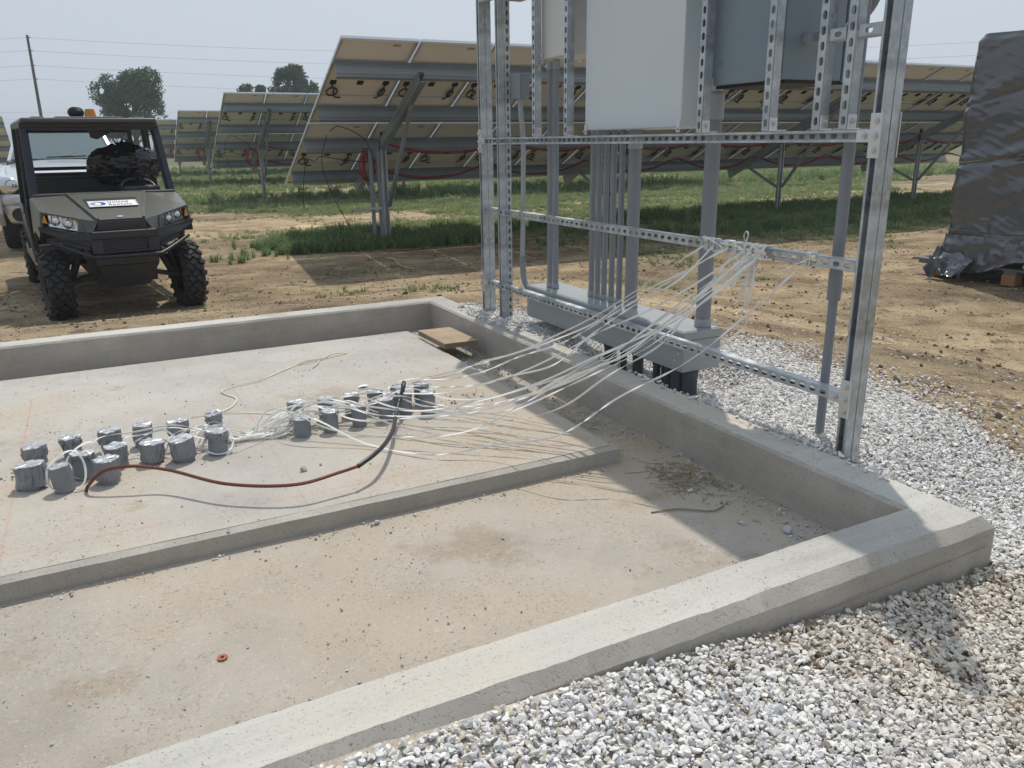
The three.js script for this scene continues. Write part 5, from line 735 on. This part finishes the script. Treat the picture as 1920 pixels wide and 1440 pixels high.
// ---------------------------------------------------------------- tarpaulin covered stack on a pallet
{
  const tarp = std([0.10, 0.108, 0.122], 0.2, 0, { clearcoat: 0.8, clearcoatRoughness: 0.14, side: THREE.DoubleSide }), x0 = 8.80, x1 = 10.13, z0 = -5.98, z1 = -4.2, y0 = 0.30, y1 = 2.62;
  const t = thing('tarp_covered_stack', 'tall stack wrapped in a dark shiny creased tarpaulin, right edge', 'tarpaulin', [(x0 + x1) / 2, 0, (z0 + z1) / 2]), cx = (x0 + x1) / 2, cz = (z0 + z1) / 2;
  // perimeter of a rounded rectangle, drawn slightly inwards upwards; folds as displaced geometry
  const per = [], R = 0.09, hx = (x1 - x0) / 2, hz = (z1 - z0) / 2, NP = 360, NH = 220, L = 4 * (hx + hz);
  const around = s => { let d = s * L; const seg = [[-hx, -hz, 0, 1, 2 * hz, -1, 0], [-hx, hz, 1, 0, 2 * hx, 0, 1], [hx, hz, 0, -1, 2 * hz, 1, 0], [hx, -hz, -1, 0, 2 * hx, 0, -1]]; for (const [ax, az, ux, uz, l, nx, nz] of seg) { if (d <= l) return [ax + ux * d, az + uz * d, nx, nz, d, l]; d -= l; } return [-hx, -hz, -1, 0, 0, 1]; };
  const ridge = (u, sharp) => Math.pow(1 - Math.abs(2 * (u - Math.floor(u)) - 1), sharp);
  const P = []; for (let j = 0; j <= NH; j++) for (let i = 0; i <= NP; i++) {
    const s = (i % NP) / NP, v = j / NH, [px, pz, nx, nz, d, l] = around(s); let y = lerp(y0, y1, v);
    const sx = px * 0.9 + pz * 1.1, diag = y * 1.5 - (px + pz) * 0.75;
    const wn = fbm(px * 1.6 + 3, y * 1.8, pz * 1.6 + 8, 4), wf = fbm(px * 5 + 1, y * 6, pz * 5 + 2, 3), warp = 0.9 * wn;
    const al = pz + px * 0.8, saw = (m, h, w, sd, sh) => { const t = (y - m * al + w * (fbm(al * 0.8 + sd, y * 0.8, sd, 2) - 0.5)) / h + sd * 0.37, f = t - Math.floor(t), c = hash3(Math.floor(t), sd, 3), on = sstep(0.42, 0.62, fbm(al * 0.75 + 5 * Math.floor(t), sd + y * 0.15, 2, 2) + 0.22 * c); return on * (f < sh ? f / sh : Math.pow(1 - (f - sh) / (1 - sh), 1.5)) * (0.4 + 0.6 * c); };
    let disp = 0.09 * (fbm(px * 1.1 + 3, y * 0.9, pz * 1.1 + 8, 2) - 0.5) + 0.05 * saw(0.24, 0.85, 0.25, 2, 0.22) + 0.04 * saw(0.62, 0.9, 0.3, 9, 0.25);   // broad panels sagging over a few slanting folds
    const rg = (fa, fc, q) => 1 - Math.abs(2 * fbm(al * fa + q, (y + 0.35 * al * (q % 2 ? 1 : -1)) * fc + q, q, 2) - 1), near = Math.exp(-Math.pow((y - 1.4 - 0.13 * pz) / 0.16, 2)) + Math.exp(-Math.pow((y - 0.55) / 0.2, 2)) + Math.exp(-Math.pow((y - 2.1 - 0.25 * pz) / 0.15, 2));
    disp += (0.024 + 0.034 * near) * (rg(1.6, 5, 6) - 0.8) + (0.008 + 0.014 * near) * (rg(4, 11, 9) - 0.8);
    disp -= 0.035 * Math.exp(-Math.pow((y - (1.40 + 0.13 * (pz - 0.2))) / 0.035, 2));          // two straps pull the sheet in
    disp -= 0.022 * Math.exp(-Math.pow((y - (2.10 + 0.25 * (pz))) / 0.03, 2));
    const corner = Math.min(d, l - d), rc = corner < R ? (R - corner) * (R - corner) / R * 0.5 : 0, taper = 1 - 0.03 * v - 0.05 * sstep(0.965, 1, v);
    P.push([(px * taper) + nx * (disp - rc), y + 0.03 * (vn(sx * 2, j * 0.1) - 0.5) * sstep(0.9, 1, v) + (j === 0 ? 0.05 * (fbm(sx * 3, 2) - 0.5) : 0), (pz * taper) + nz * (disp - rc)]);
  }
  const pos = [], W = NP + 1; for (let j = 0; j < NH; j++) for (let i = 0; i < NP; i++) { const a = P[j * W + i], b = P[j * W + i + 1], c = P[(j + 1) * W + i], e = P[(j + 1) * W + i + 1]; pos.push(...a, ...b, ...c, ...b, ...e, ...c); }
  const ctr = [0, y1 + 0.05, 0]; for (let i = 0; i < NP; i++) pos.push(...P[NH * W + i], ...P[NH * W + i + 1], ...ctr);
  const g = new THREE.BufferGeometry(); g.setAttribute('position', new THREE.Float32BufferAttribute(pos, 3)); g.computeVertexNormals();
  part('sheet', metreUV(toCreasedNormals(flat(g), 0.5), 1), tarp, t);
  // loose hem billowing at the bottom, with an upturned corner
  const sk = []; const NS = 120, rows = 18, S = []; for (let j = 0; j <= rows; j++) for (let i = 0; i <= NS; i++) { const u = i / NS, v = j / rows, z = lerp(-hz + 0.02, hz + 0.1, u), f = 1 - Math.abs(2 * fbm(u * 6, v * 1.6 + u * 2, 3, 2) - 1), f2 = 1 - Math.abs(2 * fbm(u * 14, v * 3 - u * 3, 8, 2) - 1); S.push([-hx - 0.02 - 0.10 * v * (1 - 0.4 * v) - 0.11 * (f - 0.7) * v - 0.04 * (f2 - 0.7), lerp(0.50, 0.13 + 0.12 * sstep(0.2, 0.6, u) - 0.035 * Math.sin(u * 9), v) + 0.05 * (f - 0.7) * v, z]); }
  for (let j = 0; j < rows; j++) for (let i = 0; i < NS; i++) { const a = S[j * (NS + 1) + i], b = S[j * (NS + 1) + i + 1], c = S[(j + 1) * (NS + 1) + i], e = S[(j + 1) * (NS + 1) + i + 1]; sk.push(...a, ...b, ...c, ...b, ...e, ...c); }
  const g2 = new THREE.BufferGeometry(); g2.setAttribute('position', new THREE.Float32BufferAttribute(sk, 3)); g2.computeVertexNormals(); part('hem', metreUV(toCreasedNormals(flat(g2), 0.5), 1), tarp, t);
  part('hem_corner', (() => { const Q = []; const n = 34, q = []; for (let j = 0; j <= n; j++) for (let i = 0; i <= n; i++) { const u = i / n, v = j / n, r1 = 1 - Math.abs(2 * vn(u * 3.2 + 4, v * 3.7 + 2, 5) - 1), r2 = 1 - Math.abs(2 * vn(u * 6 + 1, v * 6.5, 9) - 1); q.push([-hx - 0.04 - 0.24 * u - 0.07 * r1, 0.34 * (1 - u) * (1 - 0.25 * v) + 0.10 * r1 * (0.4 + u) + 0.04 * r2 - 0.03, -hz - 0.04 + 0.46 * v + 0.05 * r1]); } for (let j = 0; j < n; j++) for (let i = 0; i < n; i++) { const a = q[j * (n + 1) + i], b = q[j * (n + 1) + i + 1], c = q[(j + 1) * (n + 1) + i], e = q[(j + 1) * (n + 1) + i + 1]; Q.push(...a, ...b, ...c, ...b, ...e, ...c); } const g3 = new THREE.BufferGeometry(); g3.setAttribute('position', new THREE.Float32BufferAttribute(Q.map((v, i) => i % 3 === 1 ? Math.max(0.012, v) : v), 3)); g3.computeVertexNormals(); return toCreasedNormals(flat(g3), 0.45); })(), tarp, t);
  const strap = std([0.30, 0.29, 0.28], 0.5), line = (ya, k, e) => { const q = []; for (let i = 0; i <= 60; i++) { const [px, pz, nx, nz] = around(i / 60 * (hz / (hx + hz) * 0.5)); const y = ya + k * (pz); q.push([px * (1 - 0.05 * (y - y0) / (y1 - y0)) + nx * e, y, pz * 0.97]); } return tube(q, 0.006, 90, 6); };
  part('seam', line(1.40, 0.13, 0.008), strap, t); part('seam', line(0.56, 0.01, 0.035), tarp, t);
  part('grommet', new THREE.TorusGeometry(0.016, 0.005, 6, 16).rotateY(Math.PI / 2).translate(-hx - 0.165, 0.25, hz - 0.72), zinc, t);
  // timber pallet
  const wood = std([0.36, 0.17, 0.085], 0.85, 0, { bumpMap: dirtBump, bumpScale: 0.004 }), grey = std([0.17, 0.165, 0.16], 0.85, 0, { bumpMap: dirtBump, bumpScale: 0.004 });
  const pl = thing('timber_pallet', 'weathered timber pallet under the tarpaulin covered stack', 'pallet', [cx, 0, cz]);
  for (const px of [-hx + 0.0, -0.1, hx - 0.1]) for (const pz of [-hz - 0.0, -hz + 0.85, hz - 0.12]) part('block', rbox(0.14, 0.12, 0.15, 0.008, px, 0.072, pz), wood, pl);
  for (const pz of [-hz - 0.18, -hz + 0.0, -hz + 0.85, hz - 0.12]) part('stringer', rbox(2 * hx + 0.1, 0.035, 0.14, 0.006, 0, 0.150, pz), grey, pl);
  for (let k = 0; k < 7; k++) part('deck_board', rbox(0.14, 0.025, 2 * hz + 0.5, 0.004, -hx + 0.02 + k * (2 * hx - 0.04) / 6, 0.181, -0.08), grey, pl);
}
// ---------------------------------------------------------------- trees beyond the rows
const leafM = std([0.055, 0.085, 0.035], 0.75, 0, { side: THREE.DoubleSide, vertexColors: true }), bark = std([0.10, 0.08, 0.06], 0.95); leafM.color.setRGB(1, 1, 1);
function tree(label, x, z, h, w, seed, o = {}) {
  const t = thing('tree', label, 'tree', [x, 0, z], 0, 'trees beyond the solar rows'), rr = rng(seed), limbs = [], centres = [], trunkTop = h * 0.5;
  limbs.push(rod([0, -0.1, 0], [0.05 * h * (rr() - 0.5), trunkTop, 0.05 * h * (rr() - 0.5)], 0.035 * h, 10, 0.02 * h));
  const nb = o.lobes ?? 17; for (let i = 0; i < nb; i++) { const a = i / nb * 6.283 * 2.4 + rr(), e = rr(), y = h * (0.36 + 0.52 * e), rad2 = w * 0.5 * Math.sqrt(clamp(1 - Math.pow((y / h - 0.55) / 0.5, 2), 0.08, 1)) * (0.45 + 0.5 * rr()), c = [Math.cos(a) * rad2, y, Math.sin(a) * rad2], s = w * (0.13 + 0.10 * rr()); centres.push([c, s]); limbs.push(rod([0, h * (0.22 + 0.25 * e), 0], c, 0.012 * h, 6, 0.003 * h)); }
  part('trunk', join(limbs), bark, t);
  const pos = [], col = [], n = o.leaves ?? 9000, S = o.leaf ?? 0.14; for (let i = 0; i < n; i++) {
    const [c, s] = centres[Math.floor(rr() * centres.length)], d = V(rr() - 0.5, rr() - 0.5, rr() - 0.5).normalize().multiplyScalar(s * (0.35 + 0.75 * Math.pow(rr(), 0.5)) * (1 + 0.5 * (vn(i * 0.01, seed) - 0.5))), p = V(c[0] + d.x, c[1] + d.y * 0.85, c[2] + d.z);
    if (fbm(p.x * 1.1 + seed, p.y * 1.1, p.z * 1.1 + 4, 2) < 0.45) continue;
    const u = V(rr() - 0.5, rr() - 0.5, rr() - 0.5).normalize(), v = u.clone().cross(V(rr() - 0.5, rr() - 0.5, rr() - 0.5)).normalize(), k = S * (0.6 + 0.9 * rr()), A = p.clone().addScaledVector(u, k), B = p.clone().addScaledVector(v, k * 0.55), C = p.clone().addScaledVector(u, -k), D = p.clone().addScaledVector(v, -k * 0.55);
    for (const q of [A, B, C, A, C, D]) pos.push(q.x, q.y, q.z); const m = 0.75 + 0.5 * rr(), g = [0.075 * m, 0.135 * m, 0.05 * m]; for (let j = 0; j < 6; j++) col.push(...g);
  }
  const g = new THREE.BufferGeometry(); g.setAttribute('position', new THREE.Float32BufferAttribute(pos, 3)); g.setAttribute('color', new THREE.Float32BufferAttribute(col, 3)); g.computeVertexNormals(); part('crown', g, leafM, t); return t;
}
tree('rounded dark green tree above the utility vehicle roof', 4.2, -70, 7.3, 4.7, 3, { leaves: 52000, lobes: 26, leaf: 0.085 });
tree('taller twin-topped tree rising behind the second solar row', 16.5, -70, 8.1, 3.9, 8, { leaves: 36000, lobes: 20, leaf: 0.085 });
tree('small low tree left of the twin-topped one', 13.1, -69, 6.7, 3.0, 12, { leaves: 18000, lobes: 12, leaf: 0.085 });
// ---------------------------------------------------------------- overhead line
{
  const wood = std([0.085, 0.065, 0.06], 0.9), wire = std([0.30, 0.32, 0.34], 0.6, 0.3), A = [-2.37, -89.3], B = [97.7, -36.9], C = [-72, -128];
  const mkPole = (p, label) => { const t = thing('utility_pole', label, 'utility pole', [p[0], 0, p[1]], 0, 'poles of the overhead line'); part('shaft', new THREE.CylinderGeometry(0.10, 0.17, 11.3, 12).translate(0, 5.65, 0), wood, t); for (const y of [11.1, 10.0, 8.75, 7.6]) part('insulator', new THREE.CylinderGeometry(0.05, 0.05, 0.18, 8).rotateZ(Math.PI / 2).translate(0.16, y, 0), std([0.3, 0.3, 0.32], 0.4), t); };
  mkPole(A, 'slender wooden utility pole rising above the pickup, at left'); mkPole(B, 'wooden utility pole beyond the right edge carrying the overhead wires'); mkPole(C, 'wooden utility pole beyond the left edge carrying the overhead wires');
  const names = ['topmost overhead wire crossing the sky', 'second overhead wire from the top', 'third overhead wire from the top', 'lowest overhead wire of the near line'];
  [11.1, 10.0, 8.75, 7.6].forEach((y, i) => { const t = thing('overhead_wire', names[i], 'wire', [0, 0, 0], 0, 'overhead wires'); const span = (P, Q, sag) => { const q = []; for (let k = 0; k <= 20; k++) { const u = k / 20; q.push([lerp(P[0], Q[0], u), y - sag * 4 * u * (1 - u), lerp(P[1], Q[1], u)]); } return tube(q, 0.011, 60, 5); }; part('span', span(A, B, 2.0), wire, t); part('span', span(C, A, 0.9), wire, t); });
  [5.9, 5.1].forEach((y, i) => { const t = thing('overhead_wire', ['upper of the two faint far wires behind the round tree', 'lower of the two faint far wires behind the round tree'][i], 'wire', [0, 0, 0], 0, 'overhead wires'); const q = []; for (let k = 0; k <= 24; k++) { const u = k / 24; q.push([lerp(-70, 120, u), y + 1.2 - 1.4 * 4 * u * (1 - u), lerp(-140, -90, u)]); } part('span', tube(q, 0.010, 60, 5), wire, t); });
}
// ---------------------------------------------------------------- grass
{
  const blade = (rr, h, lean, w) => { const a = rr() * 6.283, bx = (rr() - 0.5) * 0.09, bz = (rr() - 0.5) * 0.09, dx = Math.cos(a), dz = Math.sin(a), px = -dz * w, pz = dx * w, P = [[bx, -0.01, bz, 1], [bx + dx * lean * 0.25, h * 0.55, bz + dz * lean * 0.25, 0.8], [bx + dx * lean * 0.7, h * 0.9, bz + dz * lean * 0.7, 0.45], [bx + dx * lean * 1.15, h * (1 - 0.25 * lean / h), bz + dz * lean * 1.15, 0]], pos = []; for (let i = 0; i < 3; i++) { const [x, y, z, k] = P[i], [X, Y, Z, K] = P[i + 1], a1 = [x - px * k, y, z - pz * k], b1 = [x + px * k, y, z + pz * k], c1 = [X - px * K, Y, Z - pz * K], d1 = [X + px * K, Y, Z + pz * K]; pos.push(...a1, ...b1, ...c1); if (K) pos.push(...b1, ...d1, ...c1); } return pos; };
  const tuft = (seed, n, h, w) => { const rr = rng(seed), pos = []; for (let i = 0; i < n; i++) pos.push(...blade(rr, h * (0.45 + 0.65 * rr()), h * (0.2 + 0.8 * rr()), w)); const g = new THREE.BufferGeometry(); g.setAttribute('position', new THREE.Float32BufferAttribute(pos, 3)); g.computeVertexNormals(); return flat(g); };
  const tall = [tuft(1, 26, 0.24, 0.0062), tuft(2, 22, 0.27, 0.0062), tuft(3, 28, 0.20, 0.0062)], low = [tuft(11, 16, 0.10, 0.005), tuft(12, 14, 0.13, 0.005), tuft(13, 18, 0.08, 0.005)];
  const gm = std([1, 1, 1], 1.0, 0, { side: THREE.DoubleSide, transmission: 0.35, thickness: 0 }), rr = rng(777), T = [], S = [];
  const col = dry => { const v = 0.75 + 0.5 * rr(); return mix3([0.145 * v, 0.25 * v, 0.066 * v], [0.48 * v, 0.44 * v, 0.24 * v], dry); };
  const tryAt = (x, z, f, list, sc, dryK) => { const d = f(x, z); if (rr() > d) return; list.push([x, groundY(x, z) - 0.005, z, sc * (0.5 + 0.6 * rr() + 0.9 * Math.pow(fbm(x * 2.1, z * 2.1, 4, 2), 2)) * (0.55 + 0.45 * d), col(clamp(dryK * (0.3 + rr()) + (rr() < 0.06 ? 0.6 : 0))), (rr() - 0.5) * 0.25, rr() * 6.283, (rr() - 0.5) * 0.25]); };
  for (let i = 0; i < 30000; i++) tryAt(0.5 + 19 * rr(), -16 + 8 * rr(), grassTall, T, 0.9, 0.06);
  for (let i = 0; i < 22000; i++) tryAt(0.5 + 34 * rr(), -62 + 44 * rr(), grassTall, T, 1.15, 0.06);
  for (let i = 0; i < 42000; i++) tryAt(-3 + 26 * rr(), -23 + 15 * rr(), grassShort, S, 1.0, 0.35);
  for (let i = 0; i < 34000; i++) tryAt(-14 + 60 * rr(), -62 + 42 * rr(), grassShort, S, 1.7, 0.30);
  for (let i = 0; i < 2600; i++) { const x = 2 + 10 * rr(), z = -11 + 5 * rr(); if (x < gravelEdge(z) + 0.4 && z > PAD.z0 - 0.3) continue; if (fbm(x * 1.2, z * 1.2, 3, 3) < 0.66) continue; S.push([x, groundY(x, z), z, 0.35 + 0.4 * rr(), col(0.45 * rr()), 0, rr() * 6, 0]); }
  scatter('tall_grass', tall, gm, T, 'rank dark green grass growing in strips under the solar rows', 'grass');
  scatter('short_grass', low, gm, S, 'short patchy turf between and around the solar rows', 'grass');
  // dry litter on the clay
  const L = []; for (let i = 0; i < 9000; i++) { const x = -4 + 16 * rr(), z = -11 + 9 * rr(); if (x > PAD.x0 - 0.05 && x < gravelEdge(z) + 0.1 && z > PAD.z0 - 0.05) continue; const v = 0.7 + 0.5 * rr(); L.push([x, groundY(x, z) + 0.004, z, 0.02 + 0.035 * rr(), [0.42 * v, 0.34 * v, 0.20 * v], 0, rr() * 6.3, (rr() - 0.5) * 0.4]); }
  scatter('dry_litter', [box(1, 0.045, 0.05)], std([1, 1, 1], 0.9), L, 'short bits of dry straw littering the clay ground', 'straw');
  const fl = part('flag_tape', ribbon([[3.68, groundY(3.68, -11.0) + 0.01, -11.0], [3.72, 0.03, -10.7], [3.66, 0.012, -10.35], [3.62, 0.012, -10.0], [3.66, 0.02, -9.75]], 0.03, 30, 3, 0.2), std([0.5, 0.30, 0.12], 0.7), scene); tag(fl, 'thin orange strip lying in the shadow of the nearest solar row', 'tape');
}
renderer.render(scene, camera);
